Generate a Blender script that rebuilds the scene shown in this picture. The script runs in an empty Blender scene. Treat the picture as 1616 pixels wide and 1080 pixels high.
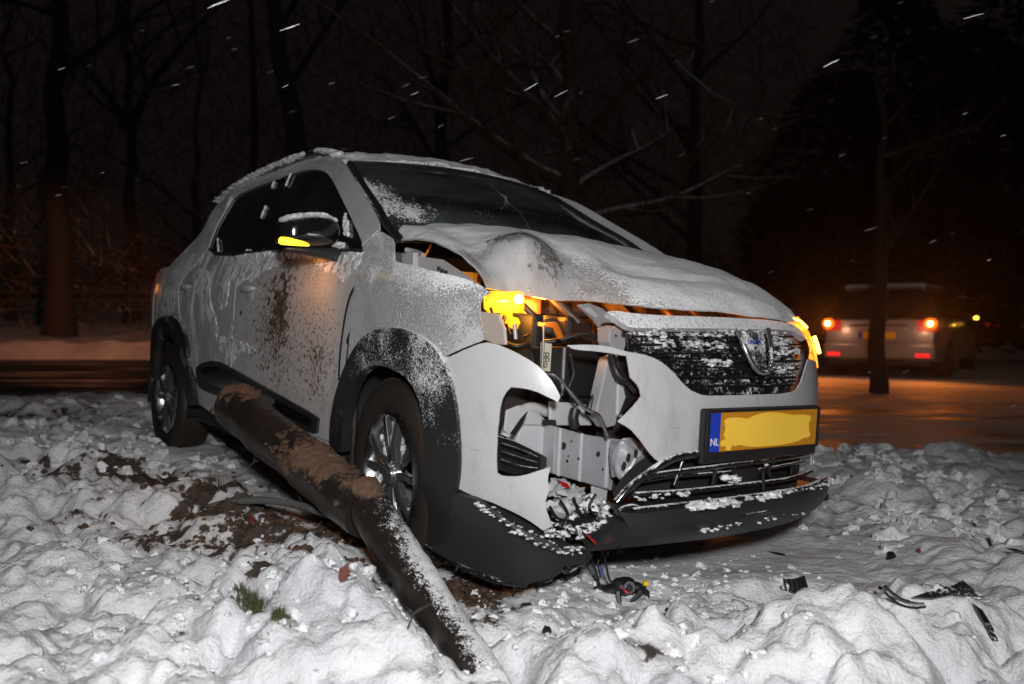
import bpy, bmesh, math, random
import numpy as np
from mathutils import Vector, Matrix, noise, geometry
random.seed(7); np.random.seed(7)
SC = bpy.context.scene
COL = SC.collection
# ------------------------------------------------------------------ camera
F = 1324.47                      # focal length in photograph pixels (1616 wide)
CAMH = 0.80
PITCH = math.atan(35.0 / F)
cam_d = bpy.data.cameras.new('camera'); cam = bpy.data.objects.new('camera', cam_d); COL.objects.link(cam)
cam_d.sensor_width = 36; cam_d.lens = F / 1616 * 36; cam_d.clip_start = .05; cam_d.clip_end = 500
cam.location = (0, 0, CAMH); cam.rotation_euler = (math.pi / 2 - PITCH, 0, 0)
cam_d.dof.use_dof = True; cam_d.dof.focus_distance = 2.7; cam_d.dof.aperture_fstop = 2.4
SC.camera = cam
# ------------------------------------------------------------------ night sky
w = bpy.data.worlds.new('World'); SC.world = w; w.use_nodes = True
wn = w.node_tree.nodes; wl = w.node_tree.links
bg = wn['Background']
sky = wn.new('ShaderNodeTexSky'); sky.sky_type = 'NISHITA'; sky.sun_disc = False
sky.sun_elevation = math.radians(-4); sky.sun_rotation = math.radians(205)
mx = wn.new('ShaderNodeMix'); mx.data_type = 'RGBA'; mx.inputs[0].default_value = .93
mx.inputs[7].default_value = (.145, .105, .095, 1)
wl.new(sky.outputs[0], mx.inputs[6]); wl.new(mx.outputs[2], bg.inputs[0]); bg.inputs[1].default_value = .033
# weak broad sun lamp added as city-glow fill, lifting the shadows
sun_d = bpy.data.lights.new('city_glow_fill', 'SUN'); sun = bpy.data.objects.new('city_glow_fill', sun_d); COL.objects.link(sun)
sun_d.energy = .02; sun_d.angle = math.radians(25); sun_d.color = (1, .95, .9); sun.rotation_euler = (math.radians(38), 0, math.radians(25))
# the photographer's flash, held just above the camera
fl_d = bpy.data.lights.new('camera_flash', 'SPOT'); fl = bpy.data.objects.new('camera_flash', fl_d); COL.objects.link(fl)
fl_d.energy = 310; fl_d.spot_size = math.radians(135); fl_d.spot_blend = 1.0; fl_d.shadow_soft_size = .10; fl_d.color = (1, .985, .97)
fl.location = (.12, -.50, CAMH + .46)
fl.rotation_euler = (Vector((-.35, 3.0, .50)) - fl.location).to_track_quat('-Z', 'Y').to_euler()
SC.view_settings.view_transform = 'Standard'; SC.view_settings.look = 'None'; SC.view_settings.gamma = 1
SC.view_settings.exposure = .22
SC.view_settings.use_curve_mapping = False
SC.cycles.max_bounces = 8; SC.cycles.transparent_max_bounces = 12
SC.cycles.use_denoising = True

# ------------------------------------------------------------------ frames
def car_frame():
    rx, ry, rz = -.016, .046, 2.483
    fwd = Vector((math.cos(rx)*math.cos(rz), math.cos(rx)*math.sin(rz), math.sin(rx)))
    right = Vector((math.sin(rz), -math.cos(rz), 0)); up = right.cross(fwd)
    r = math.cos(ry)*right + math.sin(ry)*up; u = -math.sin(ry)*right + math.cos(ry)*up
    Rc = Matrix((r, fwd, u))
    Rw = Matrix(((1, 0, 0), (0, math.cos(PITCH), -math.sin(PITCH)), (0, math.sin(PITCH), math.cos(PITCH))))
    M3 = Rw.transposed() @ Rc
    C = Vector((2.269, -2.044, .754))
    T = Vector((0, 0, CAMH)) - M3 @ C
    M = M3.to_4x4(); M.translation = T
    return M, Rc, Rw, C
MCAR, RC, RW, CC = car_frame()
def car_ray(px, py): return CC, RC.transposed() @ Vector(((px-808)/F, 1, (540-py)/F))
def world_ray(px, py): return Vector((0, 0, CAMH)), RW.transposed() @ Vector(((px-808)/F, 1, (540-py)/F))
def cpl(px, py, ax, val):            # point in the car's frame on a plane x/y/z = val
    o, d = car_ray(px, py); t = (val - o[ax]) / d[ax]; return o + d*t
def wat(px, py, depth):
    o, d = world_ray(px, py); return o + d*(depth/d.y)
def gnd(px, py, z=0):
    o, d = world_ray(px, py); return o + d*((z-o.z)/d.z)

# ------------------------------------------------------------------ materials
def newmat(name):
    m = bpy.data.materials.new(name); m.use_nodes = True; nt = m.node_tree
    return m, nt.nodes, nt.links, nt.nodes['Principled BSDF']
def N(ns, t, **kw):
    n = ns.new(t)
    for k, v in kw.items():
        if k.startswith('i_'):
            n.inputs[int(k[2:]) if k[2:].isdigit() else k[2:].replace('_', ' ')].default_value = v
        else: setattr(n, k, v)
    return n
def coords(ns, ls, scale=(1, 1, 1), kind='Object'):
    tc = N(ns, 'ShaderNodeTexCoord'); mp = N(ns, 'ShaderNodeMapping'); mp.inputs['Scale'].default_value = scale
    ls.new(tc.outputs[kind], mp.inputs[0]); return mp.outputs[0]
def noise_n(ns, ls, co, scale, detail=4, rough=.55):
    n = N(ns, 'ShaderNodeTexNoise'); n.inputs['Scale'].default_value = scale; n.inputs['Detail'].default_value = detail; n.inputs['Roughness'].default_value = rough
    ls.new(co, n.inputs['Vector']); return n.outputs[0]
def ramp(ns, ls, inp, stops):
    r = N(ns, 'ShaderNodeValToRGB'); e = r.color_ramp.elements
    while len(e) < len(stops): e.new(.5)
    for i, (p, c) in enumerate(stops):
        e[i].position = p; e[i].color = (c, c, c, 1) if isinstance(c, (int, float)) else (*c, 1)
    ls.new(inp, r.inputs[0]); return r.outputs[0]
def mixc(ns, ls, f, a, b):
    m = N(ns, 'ShaderNodeMix', data_type='RGBA')
    for s, v in ((0, f), (6, a), (7, b)):
        if hasattr(v, 'is_linked') or hasattr(v, 'links'): ls.new(v, m.inputs[s])
        else: m.inputs[s].default_value = v if s == 0 else (*v, 1)
    return m.outputs[2]
def mth(ns, ls, op, a, b=None, clamp=False):
    m = N(ns, 'ShaderNodeMath', operation=op); m.use_clamp = clamp
    for i, v in ((0, a), (1, b)):
        if v is None: continue
        if hasattr(v, 'links'): ls.new(v, m.inputs[i])
        else: m.inputs[i].default_value = v
    return m.outputs[0]
def bump(ns, ls, h, strength, dist, b, prev=None):
    n = N(ns, 'ShaderNodeBump'); n.inputs['Strength'].default_value = strength; n.inputs['Distance'].default_value = dist
    ls.new(h, n.inputs['Height'])
    if prev is not None: ls.new(prev, n.inputs['Normal'])
    ls.new(n.outputs[0], b.inputs['Normal']); return n.outputs[0]
def normal_z(ns, ls, kind='Normal'):
    g = N(ns, 'ShaderNodeNewGeometry'); s = N(ns, 'ShaderNodeSeparateXYZ'); ls.new(g.outputs[kind], s.inputs[0]); return s.outputs

def mat_plain(name, col, rough=.5, metal=0, coat=0, bumps=0, bscale=60, var=.25):
    m, ns, ls, b = newmat(name)
    co = coords(ns, ls)
    n = noise_n(ns, ls, co, bscale*.12, 5)
    c = mixc(ns, ls, n, tuple(max(0, x*(1-var)) for x in col), tuple(min(1, x*(1+var)) for x in col))
    ls.new(c, b.inputs['Base Color']); b.inputs['Metallic'].default_value = metal; b.inputs['Coat Weight'].default_value = coat
    r = ramp(ns, ls, n, [(.3, max(.03, rough*.8)), (.7, min(1, rough*1.2))]); ls.new(r, b.inputs['Roughness'])
    if bumps: bump(ns, ls, noise_n(ns, ls, co, bscale, 3), bumps, .003, b)
    return m

SNOWC = (.80, .81, .84)
def mat_snow_on(name, base, brough, bmetal=0, coat=0, speck=260, amount=.5, zgain=.6, patch=6, patchw=.5, stretch=(1, 1, 1), dirt_and_reflection=None, relief=1.0, zones=()):
    """a coloured surface with snow grains stuck to it; more where it faces up"""
    m, ns, ls, b = newmat(name)
    co = coords(ns, ls); cs = coords(ns, ls, stretch)
    fine = noise_n(ns, ls, co, speck, 2, .6)
    pat = noise_n(ns, ls, cs, patch, 5, .6)
    nz = normal_z(ns, ls)[2]
    up = mth(ns, ls, 'MULTIPLY', mth(ns, ls, 'MAXIMUM', nz, 0.0), zgain)
    # coverage = fine noise + patch + up + amount
    s = mth(ns, ls, 'ADD', mth(ns, ls, 'MULTIPLY', mth(ns, ls, 'SUBTRACT', fine, .5), 1.0), mth(ns, ls, 'MULTIPLY', mth(ns, ls, 'SUBTRACT', pat, .5), patchw*2))
    s = mth(ns, ls, 'ADD', s, up); s = mth(ns, ls, 'ADD', s, amount-.5)
    for (c, rad, gain) in zones:       # more (or less) snow around a point of the object
        v = N(ns, 'ShaderNodeVectorMath', operation='DISTANCE'); tc = N(ns, 'ShaderNodeTexCoord'); ls.new(tc.outputs['Object'], v.inputs[0]); v.inputs[1].default_value = c
        d = mth(ns, ls, 'DIVIDE', v.outputs['Value'], rad)
        g = mth(ns, ls, 'SUBTRACT', 1.0, d, clamp=True)
        s = mth(ns, ls, 'ADD', s, mth(ns, ls, 'MULTIPLY', g, gain))
    mask = ramp(ns, ls, mth(ns, ls, 'ADD', s, .5), [(.46, 0), (.66, 1)])
    bc = base
    pn = noise_n(ns, ls, co, 3, 5)
    bcol = mixc(ns, ls, pn, tuple(x*.80 for x in base), tuple(min(1, x*1.1) for x in base))
    if base[0] > .4:       # road film and thin scratches on light paint
        film = ramp(ns, ls, noise_n(ns, ls, coords(ns, ls, (1, 1, .35)), 9, 6, .75), [(.50, 0), (.75, .55)])
        bcol = mixc(ns, ls, film, bcol, (.24, .22, .20))
        scr = ramp(ns, ls, noise_n(ns, ls, coords(ns, ls, (.6, .6, 6)), 22, 2, .5), [(.735, 0), (.75, .6)])
        bcol = mixc(ns, ls, scr, bcol, (.16, .16, .165))
    if dirt_and_reflection:
        for (c, sx, thr, colr, sc) in dirt_and_reflection:
            vs = N(ns, 'ShaderNodeVectorMath', operation='SUBTRACT'); tc = N(ns, 'ShaderNodeTexCoord'); ls.new(tc.outputs['Object'], vs.inputs[0]); vs.inputs[1].default_value = c
            vm = N(ns, 'ShaderNodeVectorMath', operation='MULTIPLY'); ls.new(vs.outputs[0], vm.inputs[0]); vm.inputs[1].default_value = sx
            ln = N(ns, 'ShaderNodeVectorMath', operation='LENGTH'); ls.new(vm.outputs[0], ln.inputs[0])
            dn = noise_n(ns, ls, co, sc, 5, .75)
            q = mth(ns, ls, 'ADD', dn, mth(ns, ls, 'MULTIPLY', mth(ns, ls, 'SUBTRACT', 1.0, ln.outputs['Value']), .22))
            dm = ramp(ns, ls, q, [(thr, 0), (thr+.07, 1)])
            bcol = mixc(ns, ls, dm, bcol, colr)
            mask = mth(ns, ls, 'MULTIPLY', mask, mth(ns, ls, 'SUBTRACT', 1.0, dm))
    ls.new(mixc(ns, ls, mask, bcol, SNOWC), b.inputs['Base Color'])
    ls.new(ramp(ns, ls, mask, [(0, brough), (1, .75)]), b.inputs['Roughness'])
    ls.new(mth(ns, ls, 'MULTIPLY', mth(ns, ls, 'SUBTRACT', 1.0, mask), bmetal), b.inputs['Metallic'])
    ls.new(mth(ns, ls, 'MULTIPLY', mth(ns, ls, 'SUBTRACT', 1.0, mask), coat), b.inputs['Coat Weight'])
    b.inputs['Coat Roughness'].default_value = .12
    h = mth(ns, ls, 'MULTIPLY', mask, mth(ns, ls, 'ADD', .6, mth(ns, ls, 'MULTIPLY', noise_n(ns, ls, co, speck*.5, 4, .7), 1.2)))
    bump(ns, ls, h, min(1, .8*relief), .004*relief, b)
    return m
PAINT = (.50, .50, .515)
def emis(name, col, strength, base=(.5, .2, .02), var=0):
    m, ns, ls, b = newmat(name)
    b.inputs['Base Color'].default_value = (*base, 1); b.inputs['Roughness'].default_value = .3
    b.inputs['Emission Color'].default_value = (*col, 1); b.inputs['Emission Strength'].default_value = strength
    if var:
        co = coords(ns, ls); n = noise_n(ns, ls, co, var, 3, .7)
        ls.new(mixc(ns, ls, ramp(ns, ls, n, [(.38, 0), (.6, 1)]), (col[0]*.45, col[1]*.12, 0), col), b.inputs['Emission Color'])
    return m
M = {}
M['black'] = mat_plain('black_plastic', (.012, .012, .013), .38, bumps=.25, bscale=500)
M['black_gloss'] = mat_plain('gloss_black', (.008, .008, .009), .12, coat=.6)
M['rubber'] = mat_snow_on('tyre_rubber', (.022, .015, .011), .6, amount=.06, speck=120, patch=9, patchw=.5, zgain=.1)
M['steel'] = mat_snow_on('galvanised_steel', (.42, .43, .46), .42, .35, speck=150, amount=.10, patch=14, patchw=.5, zgain=.5)
M['inner'] = mat_plain('inner_panel_primer', (.40, .41, .43), .5, bumps=.15, bscale=40)
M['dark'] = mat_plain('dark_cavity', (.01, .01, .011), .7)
M['engine'] = mat_plain('engine_bay_parts', (.035, .03, .028), .45, bumps=.4, bscale=90)
M['alloy'] = mat_snow_on('alloy_wheel', (.11, .11, .115), .30, .5, speck=90, amount=.26, patch=10, patchw=.7, zgain=.1)
M['alloy_edge'] = mat_plain('machined_alloy', (.55, .56, .58), .25, metal=1)
M['chrome'] = mat_plain('chrome', (.7, .7, .72), .12, metal=1)
M['seat'] = mat_plain('seat_cloth', (.09, .10, .10), .9, bumps=.4, bscale=300)
M['cable'] = mat_plain('grey_cable', (.16, .16, .155), .55, bumps=.5, bscale=120)
M['red'] = mat_plain('red_wire', (.35, .012, .015), .4)
M['blue'] = mat_plain('blue_connector', (.01, .03, .4), .4)
M['yellow'] = mat_plain('yellow_plug', (.7, .5, .02), .5)
M['amber_dead'] = mat_plain('amber_lens', (.5, .14, .01), .2, coat=.5)
M['red_lens'] = mat_plain('red_lens', (.35, .01, .012), .2, coat=.5)
M['paper'] = mat_plain('paper_label', (.5, .46, .38), .7)
M['soil'] = mat_plain('clay_soil', (.07, .038, .022), .95, bumps=1, bscale=60, var=.6)
M['grass'] = mat_plain('frosted_grass', (.055, .058, .022), .8, var=.5)
M['leafm'] = mat_plain('brown_leaf', (.12, .028, .015), .7)
M['twig'] = mat_plain('twig_bark', (.05, .035, .028), .9)

def mat_glass(name, zones=(), tint=(.55, .62, .6), amount=-.3, film=.0):
    m, ns, ls, b = newmat(name)
    out = ns['Material Output']
    tr = N(ns, 'ShaderNodeBsdfTransparent'); tr.inputs[0].default_value = (*tint, 1)
    gl = N(ns, 'ShaderNodeBsdfGlossy'); gl.inputs['Roughness'].default_value = .06; gl.inputs[0].default_value = (.85, .9, .9, 1)
    fr = N(ns, 'ShaderNodeFresnel'); fr.inputs[0].default_value = 1.5
    mi = N(ns, 'ShaderNodeMixShader'); ls.new(fr.outputs[0], mi.inputs[0]); ls.new(tr.outputs[0], mi.inputs[1]); ls.new(gl.outputs[0], mi.inputs[2])
    co = coords(ns, ls)
    fine = noise_n(ns, ls, co, 90, 3, .75)
    pat = noise_n(ns, ls, co, 14, 3, .6)
    s = mth(ns, ls, 'ADD', mth(ns, ls, 'ADD', mth(ns, ls, 'MULTIPLY', mth(ns, ls, 'SUBTRACT', fine, .5), 2.0), mth(ns, ls, 'MULTIPLY', mth(ns, ls, 'SUBTRACT', pat, .5), .8)), amount)
    for (c, rad, gain) in zones:
        v = N(ns, 'ShaderNodeVectorMath', operation='DISTANCE'); tc = N(ns, 'ShaderNodeTexCoord'); ls.new(tc.outputs['Object'], v.inputs[0]); v.inputs[1].default_value = c
        g = mth(ns, ls, 'SUBTRACT', 1.0, mth(ns, ls, 'DIVIDE', v.outputs['Value'], rad), clamp=True)
        s = mth(ns, ls, 'ADD', s, mth(ns, ls, 'MULTIPLY', g, gain))
    mask = ramp(ns, ls, mth(ns, ls, 'ADD', s, .5), [(.49, 0), (.54, 1)])
    b.inputs['Base Color'].default_value = (*SNOWC, 1); b.inputs['Roughness'].default_value = .8
    bump(ns, ls, fine, .6, .004, b)
    df = N(ns, 'ShaderNodeBsdfDiffuse'); df.inputs[0].default_value = (.30, .36, .35, 1); mf = N(ns, 'ShaderNodeMixShader')  # pale teal diffuse veil painted on the glass in place of its reflections
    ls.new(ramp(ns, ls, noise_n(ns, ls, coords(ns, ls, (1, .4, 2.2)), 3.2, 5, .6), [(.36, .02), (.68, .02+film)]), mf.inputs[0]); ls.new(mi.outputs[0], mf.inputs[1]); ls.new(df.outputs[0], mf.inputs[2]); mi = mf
    m2 = N(ns, 'ShaderNodeMixShader'); ls.new(mask, m2.inputs[0]); ls.new(mi.outputs[0], m2.inputs[1]); ls.new(b.outputs[0], m2.inputs[2])
    ls.new(m2.outputs[0], out.inputs[0]); return m

# ------------------------------------------------------------------ object helpers
def tag(o, label=None, cat=None, group=None, kind=None):
    if label: o['label'] = label
    if cat: o['category'] = cat
    if group: o['group'] = group
    if kind: o['kind'] = kind
    return o
def empty(name, loc=(0, 0, 0), rot=(0, 0, 0), parent=None):
    o = bpy.data.objects.new(name, None); COL.objects.link(o); o.location = loc; o.rotation_euler = rot; o.empty_display_size = .1
    if parent: o.parent = parent
    return o
def mk(name, verts, faces, mat, parent=None, smooth=True, sharp=None):
    me = bpy.data.meshes.new(name); me.from_pydata([tuple(v) for v in verts], [], faces); me.update()
    o = bpy.data.objects.new(name, me); COL.objects.link(o)
    if mat: me.materials.append(mat)
    if smooth:
        me.polygons.foreach_set('use_smooth', [True]*len(me.polygons))
        if sharp: me.set_sharp_from_angle(angle=math.radians(sharp))
    if parent: o.parent = parent
    return o
def bevel_mod(o, w=.004, seg=2):
    m = o.modifiers.new('bevel', 'BEVEL'); m.width = w; m.segments = seg; m.limit_method = 'ANGLE'; m.angle_limit = math.radians(40)
    return o
class MB:
    def __init__(s): s.v = []; s.f = []
    def add(s, v, f):
        k = len(s.v); s.v += [tuple(p) for p in v]; s.f += [tuple(i+k for i in q) for q in f]
    def box(s, lo, hi, R=None, at=(0, 0, 0)):
        v = [Vector((x, y, z)) for x in (lo[0], hi[0]) for y in (lo[1], hi[1]) for z in (lo[2], hi[2])]
        if R is not None: v = [R @ p + Vector(at) for p in v]
        s.add(v, [(0, 1, 3, 2), (4, 6, 7, 5), (0, 4, 5, 1), (2, 3, 7, 6), (0, 2, 6, 4), (1, 5, 7, 3)])
    def tube(s, pts, r, n=8, cap=True):
        pts = [Vector(p) for p in pts]; rs = r if isinstance(r, (list, tuple)) else [r]*len(pts)
        k = len(s.v); ref = None
        for i, p in enumerate(pts):
            t = (pts[min(i+1, len(pts)-1)] - pts[max(i-1, 0)])
            if t.length < 1e-9: t = Vector((0, 0, 1))
            t.normalize()
            if ref is None: ref = t.orthogonal().normalized()
            ref = (ref - t*ref.dot(t))
            if ref.length < 1e-6: ref = t.orthogonal()
            ref.normalize(); b = t.cross(ref)
            for j in range(n):
                a = 2*math.pi*j/n; s.v.append(tuple(p + (ref*math.cos(a) + b*math.sin(a))*rs[i]))
        for i in range(len(pts)-1):
            for j in range(n):
                a = k+i*n+j; c = k+i*n+(j+1) % n; s.f.append((a, c, c+n, a+n))
        if cap: s.f.append(tuple(k+j for j in reversed(range(n)))); s.f.append(tuple(k+(len(pts)-1)*n+j for j in range(n)))
    def sphere(s, c, r, n=10, sc=(1, 1, 1), rough=0, seed=0):
        k = len(s.v); rows = max(3, n//2)
        for i in range(rows+1):
            th = math.pi*i/rows
            for j in range(n):
                ph = 2*math.pi*j/n; d = Vector((math.sin(th)*math.cos(ph), math.sin(th)*math.sin(ph), math.cos(th)))
                q = 1 + (rough*noise.noise(d*1.7+Vector((seed, seed*1.3, 0))) if rough else 0)
                s.v.append(tuple(Vector(c)+Vector((d.x*sc[0], d.y*sc[1], d.z*sc[2]))*r*q))
        for i in range(rows):
            for j in range(n):
                a = k+i*n+j; c2 = k+i*n+(j+1) % n; s.f.append((a, a+n, c2+n, c2))
    def build(s, name, mat, parent=None, smooth=True, sharp=50): return mk(name, s.v, s.f, mat, parent, smooth, sharp)
def lerp(a, b, t): return a+(b-a)*t
def smooth_curve(pts, n=6, closed=False):
    P = [Vector(p) for p in pts]; L = len(P); out = []
    rng = range(L) if closed else range(L-1)
    for i in rng:
        g = (lambda k: P[k % L]) if closed else (lambda k: P[max(0, min(L-1, k))])
        a, b, c, d = g(i-1), g(i), g(i+1), g(i+2)
        for j in range(n):
            t = j/n; out.append(.5*((2*b)+(c-a)*t+(2*a-5*b+4*c-d)*t*t+(3*b-a-3*c+d)*t**3))
    if not closed: out.append(P[-1])
    return out
def dense(poly, step):
    out = []
    for i in range(len(poly)):
        a = Vector(poly[i]); b = Vector(poly[(i+1) % len(poly)]); n = max(1, int((b-a).length/step))
        out += [a+(b-a)*(k/n) for k in range(n)]
    return out
def chaikin(poly, it=1, keep=.9):
    for _ in range(it):
        out = []
        L = len(poly)
        for i in range(L):
            a = Vector(poly[i-1]); b = Vector(poly[i]); c = Vector(poly[(i+1) % L])
            u = (b-a); v = (c-b)
            if u.length < 1e-6 or v.length < 1e-6: continue
            ang = u.angle(v)
            if ang > keep: out.append(b)
            else: out.append(b+(a-b)*.25); out.append(b+(c-b)*.25)
        poly = out
    return poly
def inside(p, poly):
    x, y = p; c = False; j = len(poly)-1
    for i in range(len(poly)):
        xi, yi = poly[i]; xj, yj = poly[j]
        if (yi > y) != (yj > y) and x < (xj-xi)*(y-yi)/(yj-yi)+xi: c = not c
        j = i
    return c
def seg_d(p, a, b):
    ax, ay = a; bx, by = b; dx, dy = bx-ax, by-ay; L = dx*dx+dy*dy
    t = 0 if L == 0 else max(0, min(1, ((p[0]-ax)*dx+(p[1]-ay)*dy)/L))
    return math.hypot(p[0]-ax-dx*t, p[1]-ay-dy*t)
def patch(name, outline, fn, h, th, mat, parent, sm=1, rough_edge=0, keep=.9, disp=None):
    """a sheet-metal panel: an outline on a curved surface fn(u,v)->(point, normal), thickness th"""
    o2 = chaikin([Vector(p) for p in outline], sm, keep)
    o2 = dense(o2, h*.8)
    if rough_edge:
        o2 = [p+Vector((noise.noise(Vector((p.x*40, p.y*40, 1))), noise.noise(Vector((p.x*40, p.y*40, 7)))))*rough_edge for p in o2]
    P = [(p.x, p.y) for p in o2]
    lo = (min(p[0] for p in P), min(p[1] for p in P)); hi = (max(p[0] for p in P), max(p[1] for p in P))
    pts = list(P); ny = int((hi[1]-lo[1])/(h*.87))+1
    for j in range(1, ny):
        y = lo[1]+j*h*.87; x = lo[0]+(h/2 if j % 2 else 0)
        while x < hi[0]:
            if inside((x, y), P) and min(seg_d((x, y), P[i], P[i-1]) for i in range(len(P))) > h*.45: pts.append((x, y))
            x += h
    n = len(P)
    r = geometry.delaunay_2d_cdt([Vector(p) for p in pts], [(i, (i+1) % n) for i in range(n)], [], 0, 1e-6)
    vs = [tuple(v) for v in r[0]]
    tris = []
    for f in r[2]:
        c = (sum(vs[i][0] for i in f)/len(f), sum(vs[i][1] for i in f)/len(f))
        if inside(c, P): tris.append(tuple(f))
    T = []; Bk = []
    for v in vs:
        p, nn = fn(v[0], v[1])
        if disp: p = p+nn*disp(p)
        T.append(p); Bk.append(p-nn*th)
    # orientation
    def flip_needed():
        s = 0
        for f in tris[:60]:
            a, b_, c_ = (T[i] for i in f[:3]); nn = (b_-a).cross(c_-a); s += 1 if nn.dot(fn(*vs[f[0]])[1]) < 0 else -1
        return s > 0
    if flip_needed(): tris = [tuple(reversed(f)) for f in tris]
    K = len(T)
    V = T+Bk; Fc = list(tris)+[tuple(K+i for i in reversed(f)) for f in tris]
    cnt = {}
    for f in tris:
        for i in range(len(f)):
            e = (f[i], f[(i+1) % len(f)]); cnt[e] = cnt.get(e, 0)+1
    for (a, b_) in list(cnt):
        if (b_, a) not in cnt:
            k = len(V); V += [T[a], T[b_], Bk[b_], Bk[a]]; Fc.append((k+3, k+2, k+1, k))
    return mk(name, V, Fc, mat, parent)
def mirror(o, parent, mat=None):
    me = o.data.copy(); n = len(me.vertices); a = np.empty(n*3); me.vertices.foreach_get('co', a); a = a.reshape(-1, 3); a[:, 1] *= -1
    me.vertices.foreach_set('co', a.ravel()); me.flip_normals(); me.update()
    if mat: me.materials.clear(); me.materials.append(mat)
    c = bpy.data.objects.new(o.name.split('.')[0], me); COL.objects.link(c); c.parent = parent
    c.location = (o.location.x, -o.location.y, o.location.z)
    for m in o.modifiers:
        if m.type == 'BEVEL': bevel_mod(c, m.width, m.segments)
    return c

# ------------------------------------------------------------------ the wrecked car's body surface
def table(pts, sig=.03):
    x = np.arange(-.6, 2.2, .005); y = np.interp(x, [p[0] for p in pts], [p[1] for p in pts])
    k = np.arange(-int(3*sig/.005), int(3*sig/.005)+1); g = np.exp(-.5*(k*.005/sig)**2); g /= g.sum()
    y = np.convolve(np.pad(y, len(k)//2, mode='edge'), g, 'valid')
    return lambda z: float(np.interp(z, x, y))
BZ = table([(0, .70), (.15, .735), (.3, .762), (.5, .772), (.7, .782), (.8, .785), (.88, .780), (.95, .757), (1.0, .738), (1.1, .705), (1.2, .668), (1.3, .625), (1.38, .588), (1.43, .555), (1.47, .48), (1.52, .30), (1.7, .1)], .022)
XZ = table([(0, .60), (.15, .69), (.25, .735), (.45, .745), (.6, .735), (.7, .715), (.78, .675), (.84, .61), (.92, .48), (1.02, .30), (1.2, .18)], .02)
X0, XR, NF_, NR_, LR = .12, -2.35, 2.7, 4.0, .70
def arc_table(a, b, n):
    th = np.linspace(0, math.pi/2, 4000); x = a*np.sin(th)**(2/n); y = b*np.cos(th)**(2/n)
    s = np.concatenate([[0], np.cumsum(np.hypot(np.diff(x), np.diff(y)))]); return th, s
TF, SF = arc_table(.6, .775, NF_); TR, SR = arc_table(LR, .75, NR_)
LF = SF[-1]
def G(p):
    x, y, z = p; B = BZ(z)
    if x > X0: return (abs(y)/B)**NF_ + ((x-X0)/max(.05, XZ(z)-X0))**NF_ - 1
    if x < XR: return (abs(y)/B)**NR_ + ((XR-x)/LR)**NR_ - 1
    return (abs(y)/B)**2 - 1
def surf_raw(s, z):
    """s: metres along the body, rear right side .. front .. (past the middle) left side"""
    sg = -1; B = BZ(z)
    if s > X0+LF: s = 2*(X0+LF)-s; sg = 1
    if s > X0:
        th = np.interp(s-X0, SF, TF); return Vector((X0+(XZ(z)-X0)*math.sin(th)**(2/NF_), sg*B*max(0, math.cos(th))**(2/NF_), z))
    if s < XR:
        th = np.interp(XR-s, SR, TR); return Vector((XR-LR*math.sin(th)**(2/NR_), sg*B*max(0, math.cos(th))**(2/NR_), z))
    return Vector((s, sg*B, z))
def surf(off=0.0):
    def fn(s, z):
        e = .004; p = surf_raw(s, z); n = (surf_raw(s+e, z)-surf_raw(s-e, z)).cross(surf_raw(s, z+e)-surf_raw(s, z-e))
        if n.length < 1e-12: n = Vector((0, -1, 0))
        n.normalize()
        return p+n*off, n
    return fn
def hit(px, py):
    """where the line of sight through a photo point meets the body surface, as (s, z)"""
    o, d = car_ray(px, py); t = 1.6; g0 = G(o+d*t); best = (abs(g0), t); found = None
    while t < 7:
        t2 = t+.012; g1 = G(o+d*t2)
        if abs(g1) < best[0]: best = (abs(g1), t2)
        if g0 > 0 >= g1:
            a, b = t, t2
            for _ in range(24):
                m = (a+b)/2
                if G(o+d*m) > 0: a = m
                else: b = m
            found = (a+b)/2; break
        t, g0 = t2, g1
    p = o+d*(found if found else best[1])
    x, y, z = p; B = BZ(z)
    if x > X0:
        u = max(0, (x-X0)/(XZ(z)-X0))**(NF_/2); v = (abs(y)/B)**(NF_/2); th = math.atan2(u, v); s = X0+float(np.interp(th, TF, SF))
        if y > 0: s = 2*(X0+LF)-s
    elif x < XR:
        u = max(0, (XR-x)/LR)**(NR_/2); v = (abs(y)/B)**(NR_/2); th = math.atan2(u, v); s = XR-float(np.interp(th, TR, SR))
    else: s = x
    return (s, z)
def H(pts): return [hit(*p) for p in pts]
def on(px, py, off=0.0): s, z = hit(px, py); return surf(off)(s, z)[0]

# ================================================================== SETTING
_LAT = {}
def lattice(nx, ny, seed):
    if (nx, seed) not in _LAT: _LAT[(nx, seed)] = np.random.RandomState(seed).rand(nx, ny)
    return _LAT[(nx, seed)]
def vnoise(X, Y, freq, seed):
    n = 256; L = lattice(n, n, seed); x = X*freq+1000.3; y = Y*freq+1000.7
    xi = np.floor(x).astype(int); yi = np.floor(y).astype(int); fx = x-xi; fy = y-yi
    fx = fx*fx*fx*(fx*(fx*6-15)+10); fy = fy*fy*fy*(fy*(fy*6-15)+10)
    a = L[xi % n, yi % n]; b = L[(xi+1) % n, yi % n]; c = L[xi % n, (yi+1) % n]; d = L[(xi+1) % n, (yi+1) % n]
    return (a*(1-fx)+b*fx)*(1-fy)+(c*(1-fx)+d*fx)*fy - .5
def fbm(X, Y, freq, seed, octs=4, gain=.5):
    r = 0; a = 1
    for k in range(octs): r = r+a*vnoise(X, Y, freq*2**k, seed+k); a *= gain
    return r
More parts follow.
